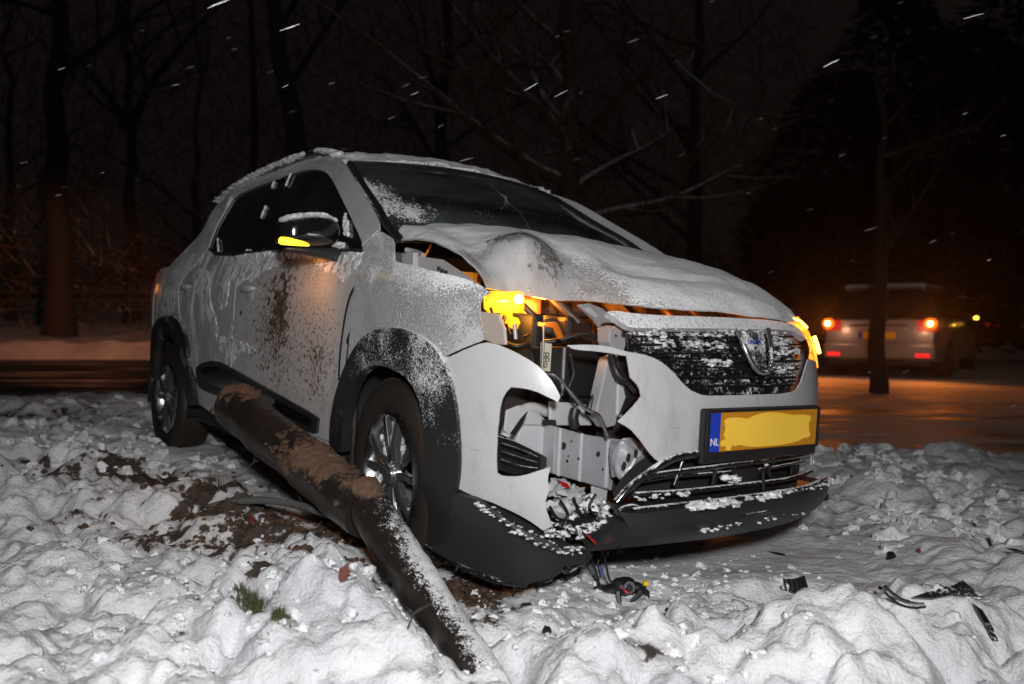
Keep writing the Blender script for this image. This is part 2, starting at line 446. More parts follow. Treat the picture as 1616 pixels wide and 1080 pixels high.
def domes(X, Y, cell, seed, density=1.0, sharp=2.0):
    """rounded lumps: nearest jittered cell centre, each lump its own size and height"""
    n = 128; jx, jy, hh, rr = (lattice(n, n, seed*10+k) for k in range(4))
    Xw = X+.35*cell*vnoise(X, Y, 1.3/cell, seed+5); Yw = Y+.35*cell*vnoise(X, Y, 1.3/cell, seed+6)
    x = Xw/cell+500; y = Yw/cell+500; xi = np.floor(x).astype(int); yi = np.floor(y).astype(int); best = np.zeros_like(x)
    for dx in (-1, 0, 1):
        for dy in (-1, 0, 1):
            cx = xi+dx; cy = yi+dy; a = cx % n; b = cy % n
            px = cx+.15+.7*jx[a, b]; py = cy+.15+.7*jy[a, b]; R = .45+.5*rr[a, b]
            d = np.sqrt((x-px)**2+(y-py)**2)/R
            v = np.clip(1-d**sharp, 0, 1)**.6*(.35+.65*hh[a, b])*R*(hh[a, b] < density)
            best = np.maximum(best, v)
    return best*cell
def sstep(a, b, x): t = np.clip((x-a)/(b-a), 0, 1); return t*t*(3-2*t)
def carplane(X, Y): return -.0534*X - .0 + (.0155*(Y-2.6)) + .015
ROAD_Z = -.12
def road_near(X): return 8.75 + .25*np.sin(X*.4) - 3.2*sstep(-.2, 1.8, X) + .25*fbm(X, X*0, 1.1, 88, 3)
def ground_h(X, Y):
    near = np.clip(1-np.hypot(X, (Y-3.6))/7.5, 0, 1)**.5
    h = carplane(np.clip(X, -4, 4), np.clip(Y, 0, 7))*sstep(0, .4, near)*(1-.85*sstep(5.2, 7.6, Y))
    rough = .60+.40*sstep(-.1, .35, fbm(X, Y, .9, 3, 3))
    big = fbm(X, Y, 1.1, 11, 3)*.045
    # the front of the car: smooth trodden crust
    smooth = np.exp(-(((X-.95)/.75)**2+((Y-3.0)/.55)**2)**1.5)
    # rough ridge of thrown-up blocks on the right
    blk = sstep(1.1, 1.7, X-.25*(Y-3))*sstep(1.9, 2.6, Y)*(1-sstep(5.2, 5.8, Y))
    lum = domes(X, Y, .30, 21, 1, 2.6)*.30 + domes(X, Y, .15, 22, 1, 3)*.52 + .20*np.abs(fbm(X, Y, 2.3, 101, 2)) + .12*np.abs(fbm(X, Y, 5.2, 104, 2)) - .05
    sm = domes(X, Y, .085, 23, .75)*.45 + domes(X, Y, .040, 24, .55)*.42
    fine = fbm(X, Y, 12, 31, 4, .65)*.022 + .045*np.abs(fbm(X, Y, 11, 35, 3)) - .01
    blocks = domes(X, Y, .30, 41, .95, 3.5)*.52 + domes(X, Y, .13, 42, .8, 3)*.45
    body = big + lum*rough + sm*(.25+.75*rough) + fine - .07
    body = body*(1-.85*smooth)*(1-.6*blk) + blk*(blocks-.01)
    # heaps
    for (cx, cy, rx, ry, a) in HEAPS:
        body = body + a*np.exp(-(((X-cx)/rx)**2+((Y-cy)/ry)**2))
    # under the car the snow is pressed flat
    cxr = (X-.195)*.6108-(Y-3.037)*.7916; cyr = (X-.195)*.7905+(Y-3.037)*.611
    under = sstep(.95, .70, np.abs(cyr))*sstep(-3.2, -2.95, cxr)*sstep(.75, .45, cxr)
    body = body*(1-.75*under)-.02*under
    rn = road_near(X)
    edge = sstep(0, .35, rn-Y)
    far = sstep(19.2, 19.3, Y)
    lip = .06*np.exp(-((Y-rn+.35)/.3)**2)*(.6+fbm(X, Y, 1.6, 77, 3))
    bank = sstep(19.25, 19.55, Y)*(.20+.12*fbm(X, Y, .8, 55, 3)) + np.clip((Y-20)/40, 0, 1)*1.9
    h = h + body*edge*np.clip(1.15-(np.hypot(X, Y)/16), .25, 1) + lip*edge
    base = -.36+0*X
    h = h*edge + base*(1-edge)*(1-far) + far*(bank+domes(X, Y, .5, 61)*.3+fbm(X, Y, 1.5, 62, 3)*.1)
    return h
def gp(px, py): q = gnd(px, py, .02); return q.x, q.y
HEAPS = []
for (px, py, rx, ry, a) in [(530, 1010, .13, .16, .075), (430, 1060, .3, .14, .03), (160, 960, .30, .3, .05), (870, 1060, .3, .10, .03), (1120, 1030, .3, .2, .02), (590, 900, .08, .10, -.04), (700, 960, .12, .2, -.04), (770, 1010, .08, .08, -.03), (690, 930, .08, .10, -.05), (735, 1010, .08, .09, -.05), (770, 1050, .10, .12, -.09), (980, 930, .3, .25, -.035),
                            (1400, 1010, .35, .2, .05), (700, 760, .9, .9, -.03), (300, 880, .3, .25, .03), (1290, 960, .3, .2, .02)]:
    x, y = gp(px, py); HEAPS.append((x, y, rx, ry, a))
GRID = {}
def gz(x, y):
    if GRID and GRID['x'][0] < x < GRID['x'][-1] and GRID['y'][0] < y < GRID['y'][-1]:
        i = int(np.searchsorted(GRID['x'], x))-1; j = int(np.searchsorted(GRID['y'], y))-1
        return float(GRID['z'][j, i])
    return float(ground_h(np.array([x]), np.array([y]))[0])
def axis(dense_lo, dense_hi, fn, lo, hi, grow=1.12):
    a = [dense_lo]
    while a[-1] < dense_hi: a.append(a[-1]+fn(a[-1]))
    s = fn(a[-1])
    while a[-1] < hi: s *= grow; a.append(a[-1]+s)
    s = fn(dense_lo); b = [dense_lo]
    while b[-1] > lo: s *= grow; b.append(b[-1]-s)
    return np.array(sorted(b[1:])+a)
def build_ground():
    xs = axis(-3.2, 3.4, lambda v: .0125, -130, 130, 1.045); ys = axis(1.45, 8.5, lambda v: .0105*max(1, (v/2.2))**1.3, -25, 170, 1.04)
    X, Y = np.meshgrid(xs, ys); Z = ground_h(X, Y); GRID.update(x=xs, y=ys, z=Z)
    nx, ny = len(xs), len(ys)
    co = np.stack([X, Y, Z], -1).reshape(-1, 3)
    i = np.arange((ny-1)*(nx-1)); r = i//(nx-1); c = i % (nx-1); a = r*nx+c
    F4 = np.stack([a, a+1, a+nx+1, a+nx], -1)
    me = bpy.data.meshes.new('snowy_ground'); me.vertices.add(len(co)); me.vertices.foreach_set('co', co.ravel())
    me.loops.add(F4.size); me.loops.foreach_set('vertex_index', F4.ravel().astype(np.int32)); me.polygons.add(len(F4))
    me.polygons.foreach_set('loop_start', np.arange(0, F4.size, 4, dtype=np.int32)); me.polygons.foreach_set('loop_total', np.full(len(F4), 4, dtype=np.int32))
    me.polygons.foreach_set('use_smooth', np.ones(len(F4), dtype=bool)); me.update()
    # churned soil showing through the snow, where the post was torn out
    d = np.zeros(len(co)); x, y = co[:, 0], co[:, 1]
    for (px, py, r1, r2, s) in SOIL:
        cx, cy = gp(px, py); d = np.maximum(d, s*np.exp(-(((x-cx)/r1)**2+((y-cy)/r2)**2)))
    d = d*(1.0+1.6*fbm(x, y, 7, 91, 4, .65)) + .35*fbm(x, y, 22, 95, 3)*np.clip(d*3, 0, 1)
    at = me.attributes.new('soil', 'FLOAT', 'POINT'); at.data.foreach_set('value', np.clip(d, 0, 1).astype(np.float32))
    o = bpy.data.objects.new('snowy_ground', me); COL.objects.link(o); o['kind'] = 'structure'
    m, ns, ls, b = newmat('trodden_snow')
    co_ = coords(ns, ls)
    an = N(ns, 'ShaderNodeAttribute', attribute_name='soil')
    n1 = noise_n(ns, ls, co_, 28, 6, .7); n2 = noise_n(ns, ls, co_, 2.2, 4); n3 = noise_n(ns, ls, co_, 160, 3, .7)
    soil = mixc(ns, ls, noise_n(ns, ls, co_, 14, 4), (.030, .019, .013), (.10, .062, .042))
    grey = ramp(ns, ls, n2, [(.35, (.64, .65, .69)), (.65, (.84, .85, .88))])
    q = mth(ns, ls, 'ADD', an.outputs['Fac'], mth(ns, ls, 'MULTIPLY', mth(ns, ls, 'SUBTRACT', n1, .5), 1.1))
    mask = ramp(ns, ls, q, [(.34, 0), (.44, 1)])
    # dusting of soil specks anywhere near
    sp = ramp(ns, ls, mth(ns, ls, 'ADD', n1, mth(ns, ls, 'MULTIPLY', an.outputs['Fac'], .45)), [(.66, 0), (.72, .65)])
    haze = mixc(ns, ls, mth(ns, ls, 'MULTIPLY', an.outputs['Fac'], .75, clamp=True), grey, (.34, .28, .25))
    c = mixc(ns, ls, mask, haze, soil); c = mixc(ns, ls, sp, c, (.06, .045, .04))
    ls.new(c, b.inputs['Base Color']); b.inputs['Roughness'].default_value = .7
    b.inputs['Subsurface Weight'].default_value = .0
    p = bump(ns, ls, n3, .5, .005, b); p = bump(ns, ls, n1, .6, .02, b, p); bump(ns, ls, noise_n(ns, ls, co_, 11, 5, .65), .5, .04, b, p)
    me.materials.append(m)
SOIL = [(215, 795, .42, .24, .75), (170, 770, .3, .2, .5), (390, 850, .32, .22, .85), (350, 880, .3, .18, .5), (500, 872, .16, .10, 1.1), (530, 935, .10, .14, .7), (740, 920, .10, .14, .75), (750, 980, .06, .1, .6), (405, 975, .05, .03, .5), (290, 1000, .07, .04, .8),
        (80, 700, .6, .5, .28), (60, 850, .5, .3, .2), (500, 830, .3, .1, .5), (1000, 1050, .1, .04, .3), (100, 780, .3, .15, .3)]
build_ground()

def build_road():
    m, ns, ls, b = newmat('slushy_asphalt')
    co = coords(ns, ls, (.22, 1.6, 1)); c2 = coords(ns, ls)
    n = noise_n(ns, ls, co, 1.3, 6, .6); n2 = noise_n(ns, ls, c2, 3, 5)
    sx = N(ns, 'ShaderNodeSeparateXYZ'); ls.new(c2, sx.inputs[0])
    right = ramp(ns, ls, mth(ns, ls, 'DIVIDE', sx.outputs[0], 30.0), [(.04, 0), (.17, 1)])
    q = mth(ns, ls, 'ADD', n, mth(ns, ls, 'MULTIPLY', mth(ns, ls, 'SUBTRACT', n2, .5), .25))
    slush = ramp(ns, ls, mth(ns, ls, 'ADD', q, mth(ns, ls, 'MULTIPLY', right, .22)), [(.50, 0), (.68, 1)])
    ls.new(mixc(ns, ls, slush, (.028, .027, .027), (.55, .54, .54)), b.inputs['Base Color'])
    ls.new(ramp(ns, ls, slush, [(0, .45), (1, .75)]), b.inputs['Roughness'])
    bump(ns, ls, q, 1.0, .25, b)
    V = []; Fc = []; xs = list(range(-130, 131, 2)); ys = [4.7, 6.0, 8, 10, 12, 14, 16, 18, 19.75]
    V = [(x, y, ROAD_Z) for y in ys for x in xs]; nx = len(xs)
    for j in range(len(ys)-1):
        for i in range(nx-1): a = j*nx+i; Fc.append((a, a+1, a+nx+1, a+nx))
    o = mk('road', V, Fc, m); o['kind'] = 'structure'
build_road()

# ------------------------------------------------------------------ trees
def mat_bark(name, col, snow=.1):
    return mat_snow_on(name, col, .9, speck=30, amount=snow, patch=5, patchw=.4, zgain=.5, relief=2.5, stretch=(1, 1, .3))
M['bark'] = mat_bark('dark_bark', (.026, .022, .020)); M['bark2'] = mat_bark('brown_bark', (.07, .042, .032), .30)
M['needles'] = mat_plain('dark_needles', (.014, .022, .012), .8, var=.5)
M['hedgeleaf'] = mat_plain('withered_leaves', (.09, .045, .028), .8, var=.5)
def branch_path(p, d, L, n, wob, up, rng):
    pts = [p.copy()]; d = d.normalized()
    for i in range(n):
        d = (d+Vector((rng.uniform(-1, 1), rng.uniform(-1, 1), rng.uniform(-1, 1)))*wob+Vector((0, 0, up))).normalized()
        pts.append(pts[-1]+d*(L/n))
    return pts
def tree(name, base, H_, r, lean=(0, 0), fork=None, seed=1, label='', levels=3, nb=9, mat='bark', start=.3, spread=1.0, limbs=()):
    rng = random.Random(seed); root = empty(name, base); tag(root, label, 'tree', 'bare trees behind the road' if levels > 0 and name == 'bare_tree' else None)
    tk = MB(); tw = MB(); B0 = Vector((0, 0, -.3))
    n = 12; tr = [B0]
    for i in range(1, n+1):
        t = i/n; tr.append(Vector((lean[0]*H_*t+rng.uniform(-1, 1)*.03*H_*t*.5, lean[1]*H_*t+rng.uniform(-1, 1)*.015*H_, H_*t)))
    rad = [r*(1.25 if i == 0 else (1-.82*(i/n)**.9)) for i in range(n+1)]
    trs = smooth_curve(tr, 3); rr = [np.interp(k/(len(trs)-1), [i/n for i in range(n+1)], rad) for k in range(len(trs))]
    tk.tube(trs, [float(q) for q in rr], 12)
    tk.build('trunk', M[mat], root)
    def grow(mb, p, d, L, rd, lev):
        pts = branch_path(p, d, L, 7, .16, .03, rng)
        mb.tube(smooth_curve(pts, 2), [rd*(1-.8*k/14) for k in range(15)], 6 if lev > 1 else 4, False)
        if lev <= 0: return
        for k in range(rng.randint(4, 6)):
            i = rng.randint(2, 7); q = pts[i]; dd = (pts[min(i+1, 7)]-pts[i-1]).normalized()
            side = dd.cross(Vector((rng.uniform(-1, 1), rng.uniform(-1, 1), rng.uniform(-.3, 1)))).normalized()
            grow(tw if lev <= 2 else mb, q, dd*.8+side*rng.uniform(.5, 1.1)+Vector((0, 0, .15)), L*rng.uniform(.35, .6), rd*.42*(1-.05*i), lev-1)
    for (z0, d, L, rd) in limbs:
        lb = MB(); i = min(len(trs)-1, int(z0*(len(trs)-1))); grow(lb, trs[i], Vector(d), L, rd, levels)
        lb.build('limb', M[mat], root)
    for k in range(nb):
        t = start+(1-start)*(k+rng.random()*.6)/nb; i = min(len(trs)-1, int(t*(len(trs)-1))); az = rng.uniform(0, 2*math.pi)
        lb = MB(); L = H_*(.42-.22*t)*spread
        grow(lb, trs[i], Vector((math.cos(az), math.sin(az), rng.uniform(.25, .9))), L, rr[i]*.5, levels-1)
        lb.build('limb', M[mat], root)
    if tw.v: o = tw.build('twigs', M[mat], root, smooth=False); o['kind'] = 'stuff'
    return root
def tpos(px, depth): q = wat(px, 500, depth); return (q.x, depth, gz(q.x, depth))
tree('bare_tree', tpos(95, 22), 15, .37, (.0, 0), seed=3, label='thick dark trunk at the road edge on the far left, standing on the snowy kerb', nb=7, levels=2, start=.45)
tree('bare_tree', tpos(207, 29), 13, .27, (.004, 0), seed=5, label='tree whose trunk forks into a narrow V, second from the left', nb=9, levels=3, start=.45,
     limbs=((.5, (.35, 0, 1), 6, .18), (.5, (-.45, 0, 1), 6, .18)))
tree('bare_tree', tpos(402, 24), 16, .15, (0, 0), seed=8, label='thin straight dark trunk rising just left of the wrecked car\'s roof', nb=5, levels=2, start=.6)
tree('bare_tree', tpos(515, 17), 11, .33, (-.13, 0), seed=12, label='thick trunk leaning left above the roof of the wrecked car', nb=5, levels=3, start=.55)
tree('bare_tree', tpos(905, 16), 9, .34, (-.02, 0), seed=18, label='broad old tree with low drooping limbs right behind the windscreen', nb=9, levels=3, start=.3, spread=1.35, mat='bark2',
     limbs=((.42, (-1, -.25, .55), 4.2, .13), (.5, (-.9, .1, 1.1), 4, .12), (.35, (1, 0, .35), 3.6, .12)))
tree('bare_tree', tpos(1090, 21), 11, .24, (.02, 0), seed=23, label='dense twiggy tree left of the reddish gap in the woods', nb=12, levels=3, start=.2, spread=1.2)
tree('bare_tree', tpos(690, 23), 13, .25, (.03, 0), seed=29, label='twiggy tree rising behind the middle of the wrecked car\'s roof', nb=11, levels=3, start=.25, spread=1.1)
tree('bare_tree', tpos(20, 30), 13, .2, (0, 0), seed=31, label='slim trunk at the extreme left edge of the woods', nb=8, levels=3, start=.2)
tree('bare_tree', tpos(310, 34), 13, .22, (.01, 0), seed=37, label='distant twiggy tree between the forked tree and the thin straight trunk', nb=12, levels=3, start=.15, spread=1.2, mat='bark2')
tree('roadside_tree', tpos(1387, 10.6), 4.6, .125, (.0, 0), seed=41, label='tree standing in front of the silver parked car, hiding half its number plate', nb=9, levels=3, start=.3, spread=1.0)
def conifer(base, H_, R_, seed, label, n=4200):
    rng = random.Random(seed); root = empty('conifer', base); tag(root, label, 'tree', 'dark evergreen trees on the right')
    t = MB(); t.tube([(0, 0, -.2), (0, 0, H_*.6), (0, 0, H_*.97)], [.16, .09, .02], 8); t.build('trunk', M['bark'], root)
    mb = MB()
    for k in range(n):
        z = H_*(.04+.96*rng.random()**1.3); prof = max(.05, 1-((z/H_-.40)/.62)**2)**.5*R_*(.85+.12*math.sin(z*2.3+seed)+.35*noise.noise(Vector((z*.8, seed, 0))))+.1
        a = rng.uniform(0, 6.283); q = prof*(rng.random()**.45); q *= 1+.3*noise.noise(Vector((math.cos(a)*1.4, math.sin(a)*1.4, z*.9+seed)))
        p = Vector((math.cos(a)*q, math.sin(a)*q, z-q*.22)); out = Vector((math.cos(a), math.sin(a), -.25)).normalized(); s = out.cross(Vector((0, 0, 1))).normalized()
        L = rng.uniform(.16, .38); W = rng.uniform(.04, .11); tl = Vector((rng.uniform(-.3, .3), rng.uniform(-.3, .3), rng.uniform(-.2, .3)))
        tip = p+(out+tl)*L
        mb.add([p-s*W, p+s*W, tip+s*W*.3, tip-s*W*.3], [(0, 1, 2, 3)])
        mb.add([p-s*W*1.5-Vector((0, 0, .05)), p+s*W*1.2+Vector((0, 0, .05)), tip], [(0, 1, 2)])
    o = mb.build('crown', M['needles'], root, smooth=False)
for k, (px, dp, h, r, lb) in enumerate([(1315, 20, 6.4, 2.0, 'lower dark evergreen left of the tall one, above the silver car'), (1400, 22, 8.9, 2.3, 'tallest dark evergreen with a rounded top against the sky'),
                                   (1500, 20, 7.4, 2.4, 'dark evergreen between the tallest one and the right edge of the picture'), (1245, 26, 4.6, 1.8, 'small far evergreen just right of the reddish gap'), (1600, 21, 8.8, 2.6, 'tall dark evergreen at the right edge of the picture')]):
    conifer(tpos(px, dp), h, r, k+3, lb)
def hedge(x0, x1, y, h, seed, label):
    rng = random.Random(seed); root = empty('hedge', ((x0+x1)/2, y, gz((x0+x1)/2, y))); tag(root, label, 'hedge')
    mb = MB(); W = (x1-x0)/2
    for k in range(int((x1-x0)*240)):
        x = rng.uniform(-W, W); yy = rng.gauss(0, .45); hh = h*(.75+.5*noise.noise(Vector((x*.35, seed, 0)))+.25*noise.noise(Vector((x*1.4, seed, 3)))); z = hh*rng.random()**.7
        c = Vector((x, yy, z)); u = Vector((rng.uniform(-1, 1), rng.uniform(-1, 1), rng.uniform(-1, 1))).normalized(); v = u.orthogonal().normalized(); s = rng.uniform(.04, .11)
        mb.add([c-u*s, c+v*s*.6, c+u*s, c-v*s*.6], [(0, 1, 2, 3)])
    o = mb.build('foliage', M['hedgeleaf'], root, smooth=False)
    st = MB()
    for k in range(int((x1-x0)*3)):
        x = rng.uniform(-W, W); st.tube([(x, rng.gauss(0, .2), -.2), (x+rng.uniform(-.3, .3), rng.gauss(0, .3), h*.9)], [.02, .006], 4, False)
    o2 = st.build('stems', M['bark2'], root, smooth=False); o2['kind'] = 'stuff'
hedge(-14, 1, 33, 4.2, 4, 'tall withered hedge behind the bare trees left of centre'); hedge(1, 17, 30, 3.6, 9, 'withered hedge behind the trees right of centre'); hedge(-34, -14, 36, 3.2, 13, 'low dark hedge behind the fence at the far left')
# thicket of thin stems and twigs filling the wood
th = MB(); rg_ = random.Random(77)
for k in range(5200):
    y = rg_.uniform(24, 33); x = rg_.uniform(-.66, .36)*y; z = 11*rg_.random()**.9
    d = Vector((rg_.gauss(0, .8), rg_.gauss(0, .3), rg_.uniform(.1, 1))).normalized(); L = rg_.uniform(.5, 2.2)
    p = Vector((x, y, z)); q = p+d*L*.5+Vector((rg_.gauss(0, .1), 0, rg_.gauss(0, .1))); e = q+(d+Vector((rg_.gauss(0, .4), 0, rg_.gauss(0, .2))))*L*.5
    th.tube([p, q, e], [.018, .012, .004], 3, False)
o = th.build('thicket', M['bark2'], smooth=False); tag(o, 'tangle of thin bare twigs filling the dark wood behind the road', 'thicket', kind='stuff')
# fence in the park on the left
fr = empty('park_fence', (-20, 27.5, gz(-20, 27.5))); tag(fr, 'low rail fence in the dark behind the trees on the left', 'fence')
M['oldwood'] = mat_snow_on('weathered_wood', (.06, .055, .05), .85, speck=40, amount=.1, zgain=.7)
pm = None
for i in range(13):
    if pm is None:
        b_ = MB(); b_.box((-.05, -.05, -.3), (.05, .05, 1.15)); o = b_.build('post', M['oldwood'], fr, smooth=False); bevel_mod(o, .01); pm = o
    else: o = pm.copy(); COL.objects.link(o); o.parent = fr
    o.location = (-6+i*1.5, 0, 0)
rm = None
for z in (.45, .75, 1.03):
    if rm is None:
        b_ = MB(); b_.box((-6.2, -.075, -.045), (12.2, -.052, .045)); o = b_.build('rail', M['oldwood'], fr, smooth=False); rm = o
    else: o = rm.copy(); COL.objects.link(o); o.parent = fr
    o.location = (0, 0, z)

# ================================================================== THE WRECKED CAR
car = empty('crashed_car'); car.matrix_world = MCAR
tag(car, 'white compact car with crumpled bonnet and torn front bumper, snow dusted, beside the fallen post', 'car')
mudc = on(442, 478); mudo = on(455, 440)
M['door'] = mat_snow_on('dirty_snowy_paint', PAINT, .34, coat=.5, speck=170, amount=.10, patch=7, patchw=.55, stretch=(1.6, 1, .55), zgain=.5, relief=1.3,
    dirt_and_reflection=[(tuple(mudc), (7.6, .3, 4.4), .57, (.085, .060, .044), 30), (tuple(on(430, 520)), (2.2, .3, 2.0), .66, (.10, .06, .04), 55), (tuple(on(500, 560)), (2, .3, 2), .70, (.12, .08, .06), 60)],
    zones=[(tuple(on(500, 415)), .42, .26), (tuple(on(350, 430)), .30, .35), (tuple(on(370, 560)), .4, .15)])
M['rear'] = mat_snow_on('snow_smeared_paint', PAINT, .30, coat=.6, speck=110, amount=.42, patch=8, patchw=1.0, stretch=(1.5, 1, .38), zgain=.3, relief=2.4)
M['frame'] = mat_snow_on('paint_side_frame', PAINT, .32, coat=.6, speck=170, amount=.10, patch=6, patchw=.4, zgain=.42, zones=[(tuple(on(300, 430)), .9, .35)])
M['fender'] = mat_snow_on('paint_fender_snow', PAINT, .33, coat=.5, speck=200, amount=.40, patch=6, patchw=.45, zgain=.55, relief=1.5, zones=[(tuple(on(720, 500)), .25, -.1), (tuple(on(660, 450)), .3, .2)])
M['paint'] = mat_snow_on('white_paint', PAINT, .30, coat=.7, speck=330, amount=-.03, patch=6, patchw=.25, zgain=.85, relief=.6)
M['hood'] = mat_snow_on('snow_covered_paint', PAINT, .22, coat=.8, speck=200, amount=.17, patch=5, patchw=.35, zgain=.75, relief=1.2)
M['roofsnow'] = mat_snow_on('thick_snow', SNOWC, .8, speck=120, amount=.6, zgain=.5, relief=1.6)
M['clad'] = mat_snow_on('speckled_black_plastic', (.016, .016, .017), .42, speck=190, amount=.29, patch=8, patchw=.5, zgain=.30, relief=1.2, zones=[(tuple(on(700, 560)), .28, .22), (tuple(on(610, 540)), .25, .14), (tuple(on(700, 830)), .35, -.2)])
M['cladlow'] = mat_snow_on('dusty_black_plastic', (.020, .020, .022), .42, speck=260, amount=-.03, patch=8, patchw=.3, zgain=.35)
M['grille'] = mat_snow_on('snow_caked_grille', (.010, .010, .011), .25, coat=.5, speck=110, amount=.36, patch=11, patchw=.85, zgain=.12, relief=1.6, stretch=(1, 1, 1.6))
M['glossbar'] = mat_snow_on('gloss_black_snow', (.010, .010, .011), .18, coat=.6, speck=90, amount=-.06, patch=12, patchw=.5, zgain=.85, relief=1.5)
M['glass'] = mat_glass('side_glass', tint=(.30, .33, .33), film=.03, amount=-.85)
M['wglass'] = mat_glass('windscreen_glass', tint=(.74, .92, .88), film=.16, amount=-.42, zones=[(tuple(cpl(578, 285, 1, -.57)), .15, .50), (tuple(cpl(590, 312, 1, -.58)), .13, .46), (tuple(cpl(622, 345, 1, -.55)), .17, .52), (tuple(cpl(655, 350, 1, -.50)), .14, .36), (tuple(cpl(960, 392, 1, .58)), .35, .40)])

M['dirtysnow'] = mat_snow_on('dirty_packed_snow', (.05, .045, .04), .8, speck=60, amount=.45, patch=30, patchw=.9, relief=2)
h_ = .035
fender_px = [(574, 389), (600, 365), (612, 371), (625, 380), (624.5, 407), (628, 416), (661, 421.5), (692, 431.7), (726, 440), (755, 450), (775, 464), (763, 470), (758, 483), (761, 503), (763, 523), (766, 537), (743, 546), (707, 562),
             (687, 540), (663, 525), (637, 517), (607, 518), (583, 530), (567, 550), (553, 577), (549, 582), (551, 566), (556, 514), (561, 463), (562, 442), (571, 425), (575, 405)]
def crease(p):   # press line and small waves of the bent wing
    return .004*math.sin(p.z*30)*math.exp(-((p.x-.25)/.2)**2)
fender = patch('front_fender', H(fender_px), surf(.006), .022, .003, M['fender'], car, disp=crease)
fdoor_px = [(575, 394), (573, 428), (561, 442), (547, 483), (540.5, 518), (535, 560), (533.5, 594), (532, 640), (528, 700), (500, 690), (440, 664), (400, 646), (364, 631), (366, 590), (368, 540), (372, 480), (377, 440), (392, 397), (434, 392), (500, 393)]
fdoor = patch('front_door', H(fdoor_px), surf(.0), .024, .004, M['door'], car)
rdoor_px = [(390, 397.5), (375, 440), (370, 480), (366, 540), (364, 590), (362, 630), (330, 616), (318, 611), (310, 600), (303, 580), (295, 540), (288, 512), (284, 482), (284.5, 456), (292, 438), (326, 393), (341, 400), (371, 401)]
rdoor = patch('rear_door', H(rdoor_px), surf(.0), .024, .004, M['rear'], car)
sill_px = [(309, 602), (318, 613), (330, 618), (362, 632.5), (400, 648), (440, 666), (500, 692), (528, 702), (528, 722), (500, 722), (440, 700), (344, 660), (313, 638), (310, 620)]
sill = patch('sill', H(sill_px), surf(-.004), .03, .004, M['frame'], car)
frame_px = [(574, 391), (570, 376), (552.6, 338), (528, 288), (516, 272), (497, 267), (470, 271), (441.8, 280.5), (393, 299), (370, 310), (360, 326), (345, 352), (333, 380), (330, 391), (290, 437), (282.5, 456), (282, 482), (286, 510), (280, 496), (269, 497.5), (257, 503), (249, 516), (246.5, 518), (248.5, 500), (251, 483), (258, 456), (262, 430), (272, 416), (300, 388), (320, 367), (338, 329), (358, 312), (393, 287), (435, 270), (483, 250), (505, 244), (525, 243.5), (540, 252), (550, 265), (568, 298), (587, 326), (598, 348), (600, 363), (580, 381)]
sframe = patch('side_frame', H(frame_px), surf(.003), .02, .006, M['frame'], car, sm=1, keep=1.3)
fwin_px = [(576, 396), (570, 374), (552.6, 336), (528, 286), (515, 269), (497, 265), (470, 270), (448, 277.5), (436, 330), (434, 393)]
fwin = patch('front_window', H(fwin_px), surf(-.006), .05, .004, M['glass'], car, keep=1)
rwin_px = [(430, 284), (393, 297), (368, 309), (358, 326), (345, 350), (332, 381), (331, 392), (341, 401), (371, 402), (392, 397)]
rwin = patch('rear_window', H(rwin_px), surf(-.006), .05, .004, M['glass'], car, keep=1)
bp_px = [(449, 276), (429, 284), (410, 330), (391, 398), (435, 394), (437, 330)]
M['bpil'] = mat_snow_on('gloss_black_snow_bits', (.008, .008, .008), .2, coat=.5, speck=60, amount=-.02, patch=22, patchw=.6, zgain=.2)
bpil = patch('door_pillar', H(bp_px), surf(-.002), .04, .004, M['bpil'], car, keep=1)
rub = MB(); rub.tube([on(x, y, .004) for x, y in [(391, 399), (434, 394.5), (500, 394), (575, 397)]], .006, 6); rub.tube([on(x, y, .004) for x, y in [(332, 393), (341, 402), (371, 403), (391, 399)]], .006, 6)
rubo = rub.build('window_seal', M['black'], car)
sail_px = [(577, 398), (574, 384), (566, 362), (552, 352), (544, 396)]
sail = patch('mirror_base_panel', H(sail_px), surf(.002), .05, .003, M['bpil'], car, keep=1)
# dark lower cladding on the doors
strip_px = [(312, 581), (320, 573), (341, 568.5), (359, 576), (400, 600), (462, 634), (500, 656), (505, 661), (503, 683), (497, 684), (445, 664), (380, 636), (345, 624), (318, 613), (313, 600)]
strip = patch('door_cladding', H(strip_px), surf(.010), .05, .010, M['cladlow'], car, keep=.9)
strip2_px = [(322, 581), (341, 577), (358, 584), (400, 609), (462, 642), (497, 661), (497, 674), (445, 652), (380, 622), (345, 609), (323, 600)]
strip2 = patch('door_cladding', H(strip2_px), surf(.014), .05, .006, M['black_gloss'], car)
# wheel arch cladding, front
arch_out = [(705, 563), (687, 540), (663, 525), (637, 517), (607, 518), (583, 530), (567, 550), (553, 577), (540, 613), (532, 647), (528, 687), (530, 707)]
arch_in = [(546.7, 713), (550, 673), (556.7, 633), (570, 596.7), (586.7, 580), (610, 575), (646.7, 590), (666.7, 616.7), (676.7, 656.7), (679, 706.7), (676.7, 766.7), (672, 816.7), (676, 850)]
arch_r = [(690, 856), (713, 850), (717, 831), (722, 794), (728, 771), (732, 735), (731, 700), (728, 650), (718, 600)]
archf = patch('wheel_arch_cladding', H(arch_in+arch_r+arch_out), surf(.022), .02, .035, M['clad'], car, sm=1)
ro = [(245.5, 516), (253, 504), (269, 497), (282, 500), (292, 515.6), (298.7, 539), (302.6, 575), (307.8, 611.5), (313, 639)]
ri = [(303, 640), (292, 600), (286, 560), (277, 532), (265, 525), (254, 533), (250, 560), (248, 600), (243, 590), (241.7, 554)]
archr = patch('wheel_arch_cladding', H(ro+ri), surf(.018), .02, .035, M['clad'], car, sm=1)
